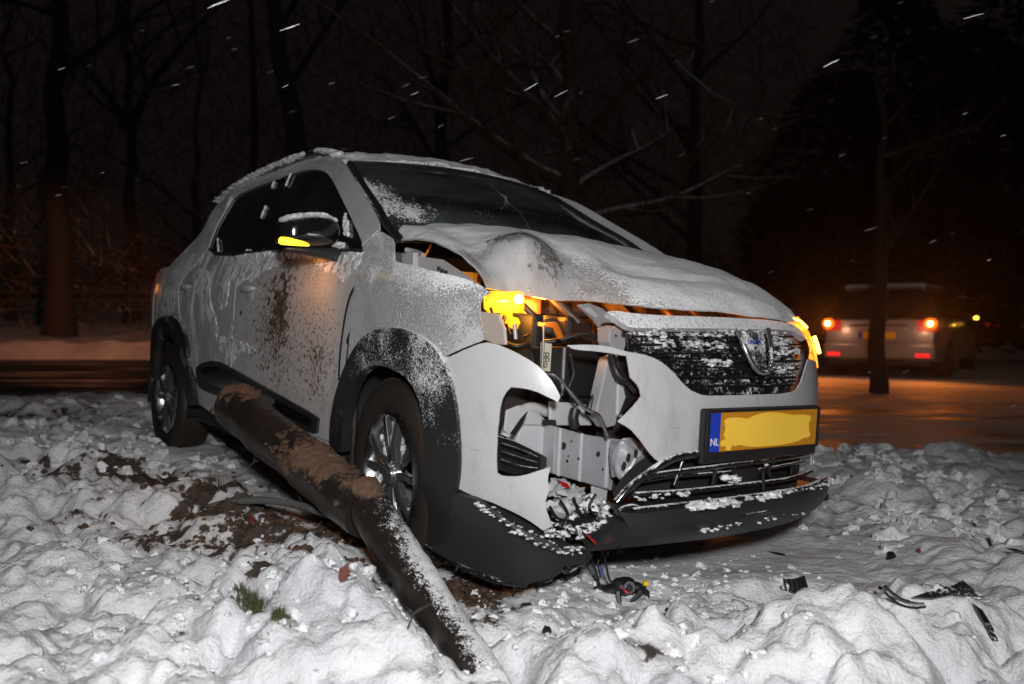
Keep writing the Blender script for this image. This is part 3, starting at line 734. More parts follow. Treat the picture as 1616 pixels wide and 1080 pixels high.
# front bumper corner, torn
bc_px = [(707, 566), (743, 549), (766, 541), (780, 542), (794, 546.6), (830, 564.6), (855, 582.5), (876, 607.6), (884, 626), (880, 635), (858, 622), (830, 613), (808, 611), (797, 622), (790, 647), (787, 683), (786, 719), (787, 746), (797, 751), (820, 751), (869, 736), (864, 755), (868, 770), (861, 787), (862, 801), (867, 812), (872, 824), (858, 830), (833, 815), (801, 801), (772, 790), (740, 777), (727, 771), (732, 735), (731, 700), (728, 650), (718, 600)]
def flapd(p): s = max(0, min(1, (.52-p.z)/.3))*max(0, min(1, (p.x-.42)/.15)); return .018*s*math.sin(p.y*22+p.z*9)
bcorner = patch('front_bumper_corner', H(bc_px), surf(.008), .018, .004, M['paint'], car, keep=.7, disp=flapd, rough_edge=.002)
crk = MB(); crk.tube([on(x, y, .012) for x, y in [(806, 764), (822, 780), (838, 797), (852, 808), (866, 822)]], [.0015, .003, .004, .003, .001], 5); crk.build('crack', M['dark'], car)
lc_px = [(724.7, 775), (739, 777.6), (760, 784.7), (774, 794), (800, 812), (821, 827), (844.6, 838.7), (882, 857.6), (915, 855), (918, 870), (905, 882), (889, 883), (880, 896), (868, 902), (850, 907), (830.5, 911.7), (811.7, 911.7), (780, 900), (741, 885.8), (694, 862), (684.7, 856), (713, 850.5), (717.6, 831.7), (722, 794)]
lcorner = patch('lower_bumper_corner', H(lc_px), surf(.028), .02, .02, M['cladlow'], car, keep=.8, rough_edge=.003)
edge = MB(); edge.tube([on(x, y, .034) for x, y in [(766, 789), (790, 805), (821, 828), (850, 843), (884, 858), (912, 856)]], [.006, .010, .012, .013, .010, .004], 6)
edge.build('torn_edge', M['black'], car)
for k, pts in enumerate([[(684, 856), (741, 887), (790, 905)], [(690, 864), (735, 892), (780, 912), (830, 918)], [(700, 872), (740, 900), (770, 912)]]):
    t = MB(); t.tube([on(x, y, .03-.012*k) for x, y in pts], .0055, 5); t.build('splash_guard_rib', M['glossbar'], car)
# broken honeycomb under the corner
for k in range(9):
    px = 800+k*14+random.uniform(-3, 3); py = 914-k*2.2+random.uniform(-4, 4); c = on(px, py-8, -.02)
    b_ = MB(); R = Matrix.Rotation(random.uniform(-.6, .6), 3, 'Y') @ Matrix.Rotation(random.uniform(-.8, .8), 3, 'Z')
    b_.box((-.025, -.012, -.022), (.022, .004, .02), R, c); b_.box((-.012, -.02, -.03), (-.004, .012, .03), R, c)
    o = b_.build('broken_plastic', M['glossbar'], car, smooth=False)
for k in range(26):
    t_ = random.random(); px = lerp(735, 925, t_)+random.uniform(-5, 5); py = float(np.interp(px, [735, 811, 868, 925], [888, 913, 905, 872]))+random.uniform(-4, 8); c = on(px, py, .005)
    n_ = 5; V = []; s_ = random.uniform(.008, .030)
    for j in range(n_): a = 6.283*j/n_+random.uniform(-.4, .4); V.append(c+Vector((random.uniform(-.006, .006), math.cos(a)*s_*random.uniform(.4, 1.2), math.sin(a)*s_*random.uniform(.4, 1.3))))
    V += [v+Vector((-.004, .002, 0)) for v in V]
    mk('broken_plastic', V, [tuple(range(n_)), tuple(reversed(range(n_, 2*n_)))]+[(i, i+n_, (i+1) % n_+n_, (i+1) % n_) for i in range(n_)], M['glossbar'], car, False)
for pts in ([(800, 905), (815, 922), (812, 935)], [(845, 905), (858, 918), (872, 912)], [(880, 890), (895, 905), (912, 898)], [(700, 868), (722, 890), (716, 905)]):
    t = MB(); t.tube(smooth_curve([on(x, y, .0) for x, y in pts], 4), .0045, 5); t.build('torn_strip', M['glossbar'], car)
# the rest of the front bumper, still attached, right edge torn
fas_px = [(984, 557), (1010, 560), (1034, 568), (1056, 585), (1077, 610), (1090, 619), (1107, 625), (1154, 624), (1243, 621), (1256, 613), (1267, 577), (1272, 566), (1283, 570), (1294, 579), (1296, 636), (1298, 700), (1295, 733), (1285, 728), (1278, 706), (1180, 711), (1099, 716), (1063, 719), (1038, 729), (1027, 721), (1013, 702), (1004, 690), (991, 676), (972, 665), (988, 650), (1000, 637), (1009, 626), (1005, 611), (992, 596)]
fascia = patch('front_bumper', H(fas_px), surf(.010), .02, .004, M['paint'], car, keep=.6, rough_edge=.0015)
sliv = patch('front_bumper_strip', H([(894, 546), (925, 545), (955, 547), (984, 555), (1000, 559), (990, 564), (950, 556), (905, 553)]), surf(.006), .02, .004, M['paint'], car)
top_px = [(955, 497), (968, 495), (1000, 500), (1049, 503), (1100, 504), (1150, 506), (1200, 509), (1240, 512), (1256, 521), (1266, 538), (1261, 534), (1245, 525), (1200, 523), (1100, 522), (1020, 521), (993, 522), (975, 511)]
M['toptrim'] = mat_snow_on('snowy_top_trim', PAINT, .4, speck=150, amount=.42, patch=5, patchw=.2, zgain=.5, relief=1.5)
toptrim = patch('bonnet_lock_panel', H(top_px), surf(.012), .02, .02, M['toptrim'], car, keep=.9)
# grille
gr_px = [(993, 521), (1100, 522), (1200, 522), (1245, 524), (1262, 534), (1268, 547), (1265, 577), (1254, 612), (1243, 620), (1154, 623), (1105, 624), (1088, 617), (1077, 609), (1056, 583), (1034, 566), (1010, 558), (995, 553)]
grille = patch('grille', H(gr_px), surf(-.012), .025, .006, M['grille'], car)
M['gbarm'] = mat_snow_on('grille_bar_black', (.008, .008, .009), .4, speck=120, amount=.16, patch=11, patchw=.9, zgain=.25)
def gbar(pts, r, off=.0, mat='glossbar', name='grille_bar'):
    t = MB(); t.tube(smooth_curve([on(x, y, off) for x, y in pts], 4), r, 6); return t.build(name, M[mat], grille if name.startswith('grille') else car)
def gedge_l(y): return float(np.interp(y, [521, 553, 558, 566, 583, 609, 617, 624], [993, 995, 1010, 1034, 1056, 1077, 1088, 1105]))
def gedge_r(y): return float(np.interp(y, [524, 534, 547, 577, 612, 620], [1245, 1262, 1268, 1265, 1254, 1243]))
for y in (530, 543, 556, 569, 582, 595, 607):
    a, b_ = gedge_l(y)+3, gedge_r(y)-2
    gbar([(lerp(a, b_, t), y+1.5*math.sin(t*3)) for t in (0, .25, .5, .75, 1)], .0034, -.003, 'gbarm')
for row in range(6):     # dashes of the grille pattern, each a small raised block
    y = 536.5+13*row; a, b_ = gedge_l(y)+8, gedge_r(y)-6; n = 7
    for k in range(n):
        t = (k+.25+(.4 if row % 2 else 0))/n
        if t > .97: continue
        x = lerp(a, b_, t)
        if 1158 < x < 1200 and row < 5: continue
        w_ = (b_-a)/n*.5
        m_ = MB(); m_.tube([on(x, y, .002), on(x+w_*.9, y-.3, .002)], .0048, 5); m_.build('grille_block', M['grille'], grille)
# emblem: broad chrome U with snow inside
M['emb'] = mat_snow_on('snowy_chrome', (.72, .72, .74), .15, .95, speck=110, amount=.20, patch=18, patchw=.5, zgain=.3)
em = [(1155, 527), (1163, 546), (1173, 568), (1184, 586), (1194, 590), (1203, 587), (1207, 572), (1207, 550), (1203, 526)]
e1 = MB(); e1.tube(smooth_curve([on(x, y, .022) for x, y in em], 4), .0085, 8); e1.build('emblem', M['emb'], grille)
em2 = patch('emblem_inner', H([(1161, 529), (1169, 546), (1178, 566), (1187, 580), (1195, 583), (1200, 579), (1202, 560), (1199, 529)]), surf(.014), .02, .008, mat_snow_on('emblem_snow', (.05, .05, .055), .3, .5, speck=130, amount=.50, patch=14, patchw=.5, zgain=.2), grille)
def text(name, body, mat, parent, origin, xdir, updir, size, ext=.0005):
    cu = bpy.data.curves.new(name, 'FONT'); cu.body = body; cu.size = size; cu.extrude = ext; cu.align_x = 'CENTER'; cu.align_y = 'CENTER'
    tmp = bpy.data.objects.new('t', cu); COL.objects.link(tmp); dg = bpy.context.evaluated_depsgraph_get(); me = bpy.data.meshes.new_from_object(tmp.evaluated_get(dg))
    bpy.data.objects.remove(tmp); bpy.data.curves.remove(cu); me.name = name
    x = Vector(xdir).normalized(); u = Vector(updir).normalized(); z = x.cross(u).normalized(); u = z.cross(x)
    R = Matrix((x, u, z)).transposed().to_4x4(); R.translation = Vector(origin); me.transform(R); me.materials.append(mat)
    o = bpy.data.objects.new(name, me); COL.objects.link(o)
    if parent: o.parent = parent
    return o
pa, pb = on(1170, 544, .020), on(1194, 544, .020); pu = on(1182, 536, .020)-on(1182, 550, .020)
text('emblem_lettering', 'DACIA', M['blue'], grille, (pa+pb)/2, pb-pa, pu, .020)
GSN = True
# number plate
pc = Vector((.775, .073, .491)); xd = Vector((0, 1, 0)); ud = Vector((.015, 0, 1)).normalized(); nd = xd.cross(ud).normalized()
def pq(a, b, c=0): return pc+xd*a+ud*b+nd*c
def slab(name, x0, x1, z0, z1, c0, c1, mat, parent):
    v = [pq(x, z, c) for x in (x0, x1) for z in (z0, z1) for c in (c0, c1)]
    return mk(name, v, [(0, 1, 3, 2), (4, 6, 7, 5), (0, 4, 5, 1), (2, 3, 7, 6), (0, 2, 6, 4), (1, 5, 7, 3)], mat, parent, False)
plate = slab('number_plate', -.26, .26, -.055, .055, 0, .003, mat_plain('plate_yellow', (.52, .22, .012), .4, var=.08), car)
pf = slab('plate_holder', -.277, .272, -.088, .066, -.02, -.001, M['black'], plate); bevel_mod(pf, .005)
for (a, b_, c, d) in [(-.272, -.262, -.062, .062), (.262, .270, -.062, .062), (-.262, .262, .056, .064), (-.262, .262, -.064, -.056)]: slab('plate_rim', a, b_, c, d, 0, .007, M['black'], plate)
slab('plate_country_band', -.2595, -.214, -.0545, .0545, .0031, .0042, mat_plain('eu_blue', (.01, .045, .42), .4, var=.1), plate)
text('plate_lettering', 'NL', mat_plain('plate_white', (.75, .78, .8), .5), plate, pq(-.2365, -.028, .0046), xd, ud, .030)
blob = [(-.20, .032), (-.185, .040), (-.13, .040), (-.09, .034), (-.06, .045), (0, .052), (.07, .048), (.12, .040), (.19, .040), (.222, .034), (.226, .024), (.216, .014), (.219, -.012), (.228, -.022), (.222, -.032), (.19, -.034), (.16, -.044), (.08, -.050), (0, -.050), (-.08, -.048), (-.13, -.038), (-.145, -.044), (-.155, -.036), (-.165, -.054), (-.182, -.052), (-.186, -.040), (-.205, -.040), (-.212, -.030), (-.20, -.022), (-.188, -.020), (-.198, -.008), (-.190, .004), (-.194, .022)]
patch('plate_smear', blob, lambda u, v: (pq(u, v, .0046), nd), .03, .001, mat_plain('smear_yellow', (.96, .60, .06), .6, var=.03), plate, sm=2)
# lower grille opening and splitter
og_px = [(985, 790), (1008, 757), (1047, 727), (1099, 716), (1278, 706), (1294, 735), (1300, 757), (1270, 768), (1180, 775), (1060, 792), (990, 800)]
patch('lower_grille_backing', H(og_px), surf(-.07), .06, .005, M['dark'], car)
def lbar(pts, r, off, mat='glossbar', name='lower_grille_bar'):
    t = MB(); t.tube(smooth_curve([on(x, y, off) for x, y in pts], 4), r, 8); return t.build(name, M[mat], car)
lbar([(970, 790), (985, 772), (1010, 751), (1047, 726), (1075, 717), (1105, 714)], .011, .016, name='lower_grille_frame')
lbar([(1030, 750), (1100, 741), (1180, 731), (1250, 722), (1280, 715)], .008, .0)
lbar([(1000, 781), (1080, 776), (1170, 766), (1240, 757), (1292, 745)], .009, .004)
lbar([(1022, 763), (1070, 755), (1150, 749), (1215, 743), (1278, 730)], .006, -.02)
for x0, y0, x1, y1 in [(1082, 728, 1068, 768), (1135, 740, 1128, 772), (1215, 735, 1222, 765), (1165, 735, 1160, 775)]: lbar([(x0, y0), (x1, y1)], .007, -.012, name='lower_grille_upright')
rad = patch('radar_housing', H([(1162, 742), (1197, 738), (1200, 772), (1164, 777)]), surf(.0), .05, .03, M['black'], car, sm=0)
lbar([(1175, 750), (1209, 727)], .004, .03, 'black', 'loose_bracket')
lbar([(1199, 738), (1199, 772)], .0055, .012, 'cladlow', 'lower_grille_upright')
sp_px = [(962, 797), (984, 800), (1010, 798), (1060, 792), (1135, 783), (1207, 773), (1270, 762), (1304, 755), (1305.5, 769), (1278, 794), (1240, 809), (1207, 819), (1135, 833), (1063, 840.5), (991, 848), (950, 854), (921, 857), (941, 843), (962, 832), (974, 815)]
split = patch('front_splitter', H(sp_px), surf(.05), .02, .09, M['cladlow'], car, keep=.8, disp=lambda p: .018*math.sin((p.z-.2)*28))
lbar([(984, 798), (1060, 790), (1150, 780), (1240, 766), (1303, 753)], .010, .052, 'glossbar', 'splitter_top_edge')
lbar([(1050, 812), (1120, 805), (1200, 793), (1290, 772)], .0055, .060, 'glossbar', 'splitter_slot')
lbar([(975, 812), (966, 800), (985, 792), (1003, 803), (1002, 820), (985, 832), (950, 843)], .007, .045, 'glossbar', 'torn_fog_lamp_bezel')
def lumps(name, pts, r, off, parent, n=26, mat='roofsnow', spread=3):
    mb = MB()
    for k in range(n):
        t = random.random()*(len(pts)-1); i = int(t); a = pts[i]; b_ = pts[i+1]; x = lerp(a[0], b_[0], t-i); y = lerp(a[1], b_[1], t-i)+random.uniform(-spread, spread)*.5
        mb.sphere(on(x, y, off+random.uniform(-.01, .02)), r*random.uniform(.4, 1.4), 11, (1.1, 1.2, .55), .9, k*.7)
    o = mb.build(name, M[mat], parent); o['kind'] = 'stuff'; return o
lumps('snow_on_splitter', [(1064, 790), (1090, 787), (1130, 783), (1170, 777), (1195, 772)], .013, .06, car, 60)
lumps('snow_on_splitter', [(1200, 771), (1260, 762), (1298, 752)], .006, .058, car, 40)
lumps('snow_on_splitter', [(1000, 783), (1060, 778), (1085, 774)], .006, .02, car, 24)
lumps('snow_on_splitter', [(1140, 757), (1150, 750), (1155, 762)], .011, .01, car, 8)
lumps('snow_on_splitter', [(1080, 818), (1160, 806), (1236, 792)], .005, .066, car, 26, spread=2)
lumps('snow_on_torn_edge', [(764, 789), (790, 804), (821, 827), (850, 842), (884, 857), (914, 856)], .0045, .030, car, 170, spread=6)
for (x0, y0, x1, y1, n_) in [(1010, 526, 1240, 527, 90), (1075, 545, 1140, 548, 70), (1110, 572, 1150, 575, 45), (1215, 540, 1240, 545, 40), (1222, 556, 1262, 556, 40), (1215, 585, 1245, 585, 24), (1040, 538, 1060, 545, 20)]:
    lumps('snow_in_grille', [(x0, y0), ((x0+x1)/2, (y0+y1)/2), (x1, y1)], .006, -.004, grille, n_, spread=10)
# left headlight with the hazard flashing
hl_px = [(1236, 509), (1250, 505), (1258, 503), (1264, 506), (1266, 512), (1276, 523), (1285, 540), (1289, 556), (1295, 570), (1297, 582), (1286, 572), (1272, 567), (1274, 550), (1268, 535), (1255, 521)]
hl = patch('left_headlight', H(hl_px), surf(.014), .02, .006, emis('hazard_lens', (1.0, .33, .02), 2.2, (.5, .2, .04), 34), car)
core = MB(); core.tube(smooth_curve([on(x, y, .024) for x, y in [(1245, 511), (1255, 515), (1264, 524)]], 3), [.005]*7, 6); core.tube(smooth_curve([on(x, y, .024) for x, y in [(1278, 535), (1281, 548), (1282, 560)]], 3), [.007]*7, 6)
core.build('hazard_bulb', emis('hazard_core', (1, .62, .08), 6), hl)
def lamp(name, p_local, energy, size=.03, col=(1, .30, .04), parent=car, spot=None):
    d = bpy.data.lights.new(name, 'SPOT' if spot else 'POINT'); d.energy = energy; d.shadow_soft_size = size; d.color = col
    o = bpy.data.objects.new(name, d); COL.objects.link(o); o.parent = parent; o.location = p_local
    if spot:
        d.spot_size = spot[1]; d.spot_blend = .8; o.rotation_euler = Vector(spot[0]).to_track_quat('-Z', 'Y').to_euler()
    return o
lamp('hazard_and_fill_light', (.62, .90, .74), 75, .04, spot=((.55, .83, .12), math.radians(88)))
# ------------------------------------------------------------------ bonnet (crumpled): control grid of columns across the car
yc = [-.655, -.60, -.53, -.46, -.38, -.28, -.15, 0, .2, .4, .56, .65]
side = [cpl(626.5, 379.7, 1, -.655), cpl(651, 377.7, 1, -.655), cpl(681.5, 381, 1, -.655), cpl(714, 394, 1, -.655), cpl(732.5, 403, 1, -.655), cpl(751, 420, 1, -.655), cpl(763, 436, 1, -.655), cpl(771, 454, 1, -.655)]
cols = [[(p.x, p.z) for p in side]]
def pc_(y, L): return [(cpl(a, b, 1, y).x, cpl(a, b, 1, y).z) for a, b in L]
cols.append(pc_(-.60, [(634, 358), (664, 362), (694, 371), (716, 382), (737, 396), (757, 414), (770, 436), (776, 456)]))
cols.append(pc_(-.53, [(656, 355), (690, 362), (720, 374), (742, 386), (762, 390), (786, 400), (797, 432), (800, 461)]))
cols.append(pc_(-.46, [(688, 353.5), (718, 359), (746, 366), (772, 372), (797, 371), (826, 378), (838, 424), (838, 468)]))
cols.append(pc_(-.38, [(724, 354), (752, 357), (778, 361), (803, 363), (828, 366), (856, 384), (872, 432), (878, 474)]))
cols.append(pc_(-.28, [(768, 355.5), (794, 358), (818, 361), (842, 366), (864, 378), (890, 402), (912, 440), (926, 475.5)]))
def flat(y, xr, zr, xf, zf, b=.05, d=0): return [(lerp(xr, xf, t), lerp(zr, zf, t)+b*math.sin(math.pi*t**.8)-(.045*max(0, (t-.75)/.25)**2)+d*math.sin(t*7+y*5)) for t in (0, .17, .34, .5, .66, .8, .92, 1)]
cols.append(flat(-.15, -.10, 1.105, .50, .885, .035, .006))
cols.append(flat(0, -.15, 1.105, .60, .875, .035, .010))
cols.append(flat(.2, -.18, 1.09, .66, .865, .05, .008))
cols.append(flat(.4, -.17, 1.075, .635, .865, .055, .004))
cols.append(flat(.56, -.13, 1.06, .56, .865, .045))
cols.append(flat(.65, -.08, 1.035, .47, .855, .02))
def cr(a, b, c, d, t): return .5*((2*b)+(c-a)*t+(2*a-5*b+4*c-d)*t*t+(3*b-a-3*c+d)*t**3)
def sheet(name, ycs, cols, nu, nv, th, mat, parent, disp=None):
    R = len(cols[0]); C_ = len(cols); V = []
    def at(ci, ri): ci = max(0, min(C_-1, ci)); ri = max(0, min(R-1, ri)); return Vector((cols[ci][ri][0], ycs[ci], cols[ci][ri][1]))
    for i in range(nv+1):
        v = i/nv*(C_-1); ci = min(C_-2, int(v)); tv = v-ci
        for j in range(nu+1):
            u = j/nu*(R-1); ri = min(R-2, int(u)); tu = u-ri
            rows = [cr(at(ci-1, k), at(ci, k), at(ci+1, k), at(ci+2, k), tv) for k in (ri-1, ri, ri+1, ri+2)]
            V.append(cr(*rows, tu))
    W = nu+1; nrm = []
    for i in range(nv+1):
        for j in range(W):
            a = V[min(nv, i+1)*W+j]-V[max(0, i-1)*W+j]; b_ = V[i*W+min(nu, j+1)]-V[i*W+max(0, j-1)]; n_ = b_.cross(a)
            if n_.z < 0: n_ = -n_
            nrm.append(n_.normalized() if n_.length > 1e-9 else Vector((0, 0, 1)))
    T = [V[k]+nrm[k]*(disp(V[k]) if disp else 0) for k in range(len(V))]; Bk = [T[k]-nrm[k]*th for k in range(len(V))]; K = len(V)
    Fc = []
    for i in range(nv):
        for j in range(nu): a = i*W+j; Fc.append((a, a+1, a+W+1, a+W)); Fc.append((K+a, K+a+W, K+a+W+1, K+a+1))
    rim = [i*W for i in range(nv+1)]+[nv*W+j for j in range(1, W)]+[i*W+nu for i in range(nv-1, -1, -1)]+[j for j in range(nu-1, -1, -1)]
    V2 = T+Bk
    for k in range(len(rim)-1):
        q = len(V2); V2 += [T[rim[k]], T[rim[k+1]], Bk[rim[k+1]], Bk[rim[k]]]; Fc.append((q, q+1, q+2, q+3))
    o = mk(name, V2, Fc, mat, parent)
    bm = bmesh.new(); bm.from_mesh(o.data); bmesh.ops.recalc_face_normals(bm, faces=bm.faces); bm.to_mesh(o.data); bm.free()
    return o
pk = on(822, 366)
def hdent(p):
    w_ = max(0, min(1, (p.x+.05)/.25))
    f1 = abs((p.x-.12)*.8+(p.y+.15)*.6+.05*noise.noise(p*4)); f2 = abs((p.x-.42)*.9-(p.y-.05)*.45+.04*noise.noise(p*5+Vector((3, 0, 0))))
    return w_*(.016*max(0, 1-f1/.07)-.014*max(0, 1-f2/.06))*max(0, 1-abs(p.y+.02)/.35)+hdent0(p)
def hdent0(p): return .006*noise.noise(p*7)+.0035*noise.noise(p*19)-.012*math.exp(-(((p.x-.30)/.10)**2+((p.y+.08)/.08)**2))
dom = cpl(826, 395, 1, -.45)
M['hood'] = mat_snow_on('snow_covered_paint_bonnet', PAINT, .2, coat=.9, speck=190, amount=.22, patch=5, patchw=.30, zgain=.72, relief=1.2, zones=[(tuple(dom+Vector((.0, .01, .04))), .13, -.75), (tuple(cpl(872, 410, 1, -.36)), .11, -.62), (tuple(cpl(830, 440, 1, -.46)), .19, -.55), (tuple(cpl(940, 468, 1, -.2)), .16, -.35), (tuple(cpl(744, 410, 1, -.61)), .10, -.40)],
    dirt_and_reflection=[(tuple(cpl(868, 405, 1, -.37)), (13, 9, 9), .60, (.16, .15, .145), 60), (tuple(cpl(812, 378, 1, -.45)), (9, 11, 20), .60, (.20, .20, .21), 22)])  # grey dome-top patch: bare metal with its dark reflection painted in
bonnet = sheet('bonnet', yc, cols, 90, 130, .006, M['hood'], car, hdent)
# ------------------------------------------------------------------ roof, hatch, windscreen
rail = [(-.80, 1.365), (-.91, 1.415), (-1.03, 1.437), (-1.17, 1.443), (-1.5, 1.436), (-1.85, 1.414), (-2.16, 1.368), (-2.36, 1.325)]
def roofgrid(name, prof, half, crown, lift, th, mat, parent, nv=60, dispf=None):
    P = smooth_curve([(x, 0, z) for x, z in prof], 8); V = []; W = nv+1
    hw = [np.interp(p.x, [q[0] for q in half], [q[1] for q in half]) for p in P]
    for i, p in enumerate(P):
        for j in range(W):
            v = -1+2*j/nv; y = v*hw[i]; z = p.z+crown*(1-v*v)+lift; x = p.x+.10*(1-v*v)*max(0, 1-(p.x+.80)/-.25 if p.x < -.8 else 1)
            q = Vector((x, y, z)); V.append(q+Vector((0, 0, dispf(q, v) if dispf else 0)))
    Fc = []
    for i in range(len(P)-1):
        for j in range(nv): a = i*W+j; Fc.append((a, a+1, a+W+1, a+W))
    o = mk(name, V, Fc, mat, parent); m_ = o.modifiers.new('s', 'SOLIDIFY'); m_.thickness = th; m_.offset = 1
    bm = bmesh.new(); bm.from_mesh(o.data)
    for f in bm.faces:
        if f.normal.z > 0: f.normal_flip()
    bm.to_mesh(o.data); bm.free()
    return o
half = [(-2.4, .50), (-2.2, .535), (-1.8, .555), (-1, .555), (-.8, .553)]
roof = roofgrid('roof', rail, half, .05, -.006, .01, M['frame'], car)
roofgrid('roof_snow', [(x, z) for x, z in rail], [(a, b_*.985) for a, b_ in half], .048, .010, .02, M['roofsnow'], roof, 150, lambda q, v: .012*noise.noise(q*9)+.007*noise.noise(q*24)+.003*noise.noise(q*60)-.016*abs(v)**10)
rr_ = MB(); rr_.tube(smooth_curve([(x, -.545, z+.022) for x, z in rail[1:]], 4), .012, 8); rr_.tube(smooth_curve([(x, .545, z+.022) for x, z in rail[1:]], 4), .012, 8)
rr_.build('roof_rail', M['glossbar'], car)
sn = MB()
for k in range(150):
    t = k/150; x = lerp(-.86, -2.3, t); z = float(np.interp(-x, [-q[0] for q in rail], [q[1] for q in rail]))
    if .13 < t < .24: continue
    sn.sphere((x, -.55+random.uniform(-.01, .01), z+.024), .018*random.uniform(.7, 1.2), 10, (1.9, 1.2, .55), .5, k)
    sn.sphere((x, .55, z+.024), .016*random.uniform(.6, 1.3), 6, (1.2, 1, .7), .5, k+300)
o = sn.build('rail_snow', M['roofsnow'], car); o['kind'] = 'stuff'
hatchp = [(-2.34, 1.333), (-2.48, 1.27), (-2.62, 1.17), (-2.78, 1.07), (-2.9, 1.0), (-3.0, .90), (-3.045, .72), (-3.04, .5), (-3.0, .3), (-2.95, .2)]
hv = MB(); P = smooth_curve([(x, 0, z) for x, z in hatchp], 4); nv = 20
V = []; 
for p in P:
    wd = float(np.interp(p.z, [.2, .5, .8, 1.0, 1.15, 1.27, 1.34], [.60, .62, .61, .58, .55, .52, .50]))
    for j in range(nv+1):
        v = -1+2*j/nv; V.append((p.x+.10*abs(v)**3, v*wd, p.z+.04*(1-v*v)*(p.z > 1.1)))
hatch = mk('tailgate', V, [(i*(nv+1)+j, i*(nv+1)+j+1, (i+1)*(nv+1)+j+1, (i+1)*(nv+1)+j) for i in range(len(P)-1) for j in range(nv)], M['rear'], car)
m_ = hatch.modifiers.new('s', 'SOLIDIFY'); m_.thickness = .01
# rear quarter corner (behind the arch) on the body surface
q_px_s = [(XR-.30, .92), (XR-.28, .70), (XR-.33, .55), (XR-.34, .22), (XR-.9, .22), (XR-.95, .6), (XR-.93, .98), (XR-.75, 1.05), (XR-.45, 1.0)]
rcorner = patch('rear_bumper', q_px_s, surf(-.004), .05, .004, M['rear'], car)
tl = patch('tail_light', [(XR-.50, .98), (XR-.63, .99), (XR-.65, .80), (XR-.52, .82)], surf(.010), .03, .01, M['red_lens'], car)
edgeR = [cpl(626, 382, 1, -.665), cpl(612, 366, 1, -.665), cpl(600, 350, 1, -.655), cpl(588, 327, 1, -.635), cpl(569, 298.5, 1, -.60), cpl(551, 267, 1, -.56), cpl(545, 259, 1, -.553)]
ws = MB(); nr = 40; EP = smooth_curve(edgeR, 6); V = []
for i, p in enumerate(EP):
    t = i/(len(EP)-1)
    for j in range(nr+1):
        v = -1+2*j/nr; V.append((p.x+.115*(1-v*v)*(1-.25*t), -p.y*v, p.z+(.03+.0*t)*(1-v*v)))
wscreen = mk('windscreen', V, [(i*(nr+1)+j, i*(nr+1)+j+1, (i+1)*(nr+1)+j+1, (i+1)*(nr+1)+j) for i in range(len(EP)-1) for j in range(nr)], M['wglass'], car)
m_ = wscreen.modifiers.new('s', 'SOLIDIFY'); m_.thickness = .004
# black frit border of the glass and the A pillar seam
def wsp(t, v): i = t*(len(EP)-1); a = EP[int(i)]; b_ = EP[min(len(EP)-1, int(i)+1)]; p = a.lerp(b_, i-int(i)); return Vector((p.x+.115*(1-v*v)*(1-.25*t), -p.y*v, p.z+.03*(1-v*v)))
fb = MB()
fb.tube([wsp(t, -.975)+Vector((.003, 0, .003)) for t in np.linspace(0, 1, 14)], .012, 6); fb.tube([wsp(t, .975)+Vector((.003, 0, .003)) for t in np.linspace(0, 1, 14)], .012, 6)
fb.tube([wsp(.985, v)+Vector((0, 0, .002)) for v in np.linspace(-.97, .97, 24)], .012, 6); fb.build('windscreen_seal', M['black'], car)
# crack in the glass
cr_ = MB(); c0 = [wsp(t, v)+Vector((.006, 0, .006)) for t, v in [(.78, .02), (.70, -.01), (.62, -.05), (.52, -.07), (.40, -.12), (.28, -.16)]]
cr_.tube(c0, .0005, 4)
for k in range(4):
    a = random.choice(c0[1:4]); cr_.tube([a, a+Vector((random.uniform(-.02, .02), random.uniform(-.09, .09), random.uniform(-.05, .06)))*.8, a+Vector((0, random.uniform(-.12, .12), random.uniform(-.09, .03)))*.8], .0007, 3)
cr_.build('glass_crack', mat_plain('crack_white', (.3, .33, .33), .5), wscreen)
lamps_wiper = MB(); lamps_wiper.tube([wsp(.10, -.2)+Vector((.02, 0, .02)), wsp(.14, .3)+Vector((.02, 0, .02)), wsp(.16, .7)+Vector((.02, 0, .015))], .007, 5); lamps_wiper.build('wiper', M['black'], car)
# seam line at the A pillar foot
sm_ = MB(); sm_.tube([on(574, 389, .0075), on(586, 378, .0085), on(600, 365.5, .0075)], .0016, 5); sm_.build('pillar_seam', M['roofsnow'], car)
# ------------------------------------------------------------------ inner shell and cabin
def cbox(name, lo, hi, mat, parent=car, rot=None, at=(0, 0, 0), bev=.01):
    b_ = MB(); b_.box(lo, hi, rot, at); o = b_.build(name, M[mat] if isinstance(mat, str) else mat, parent, smooth=False)
    if bev: bevel_mod(o, bev)
    return o
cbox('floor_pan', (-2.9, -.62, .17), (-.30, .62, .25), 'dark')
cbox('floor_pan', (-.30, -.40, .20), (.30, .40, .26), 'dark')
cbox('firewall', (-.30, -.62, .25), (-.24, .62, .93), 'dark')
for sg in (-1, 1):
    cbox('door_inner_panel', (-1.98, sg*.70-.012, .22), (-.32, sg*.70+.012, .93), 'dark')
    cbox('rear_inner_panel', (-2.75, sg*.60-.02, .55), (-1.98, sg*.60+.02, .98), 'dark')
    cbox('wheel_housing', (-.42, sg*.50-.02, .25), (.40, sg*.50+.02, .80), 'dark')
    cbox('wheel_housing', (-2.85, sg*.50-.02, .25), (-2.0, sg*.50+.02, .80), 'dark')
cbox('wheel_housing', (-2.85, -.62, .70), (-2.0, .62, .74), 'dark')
aw = MB()      # round liner over the front wheel
for sg in (-1,):
    for k in range(17):
        pass
V = []; Fc = []
for k in range(21):
    a = math.radians(-15+210*k/20)
    for y in (-.745, -.5): V.append((.375*math.cos(a), y, .33+.375*math.sin(a)*.98))
Fc = [(2*k, 2*k+1, 2*k+3, 2*k+2) for k in range(20)]
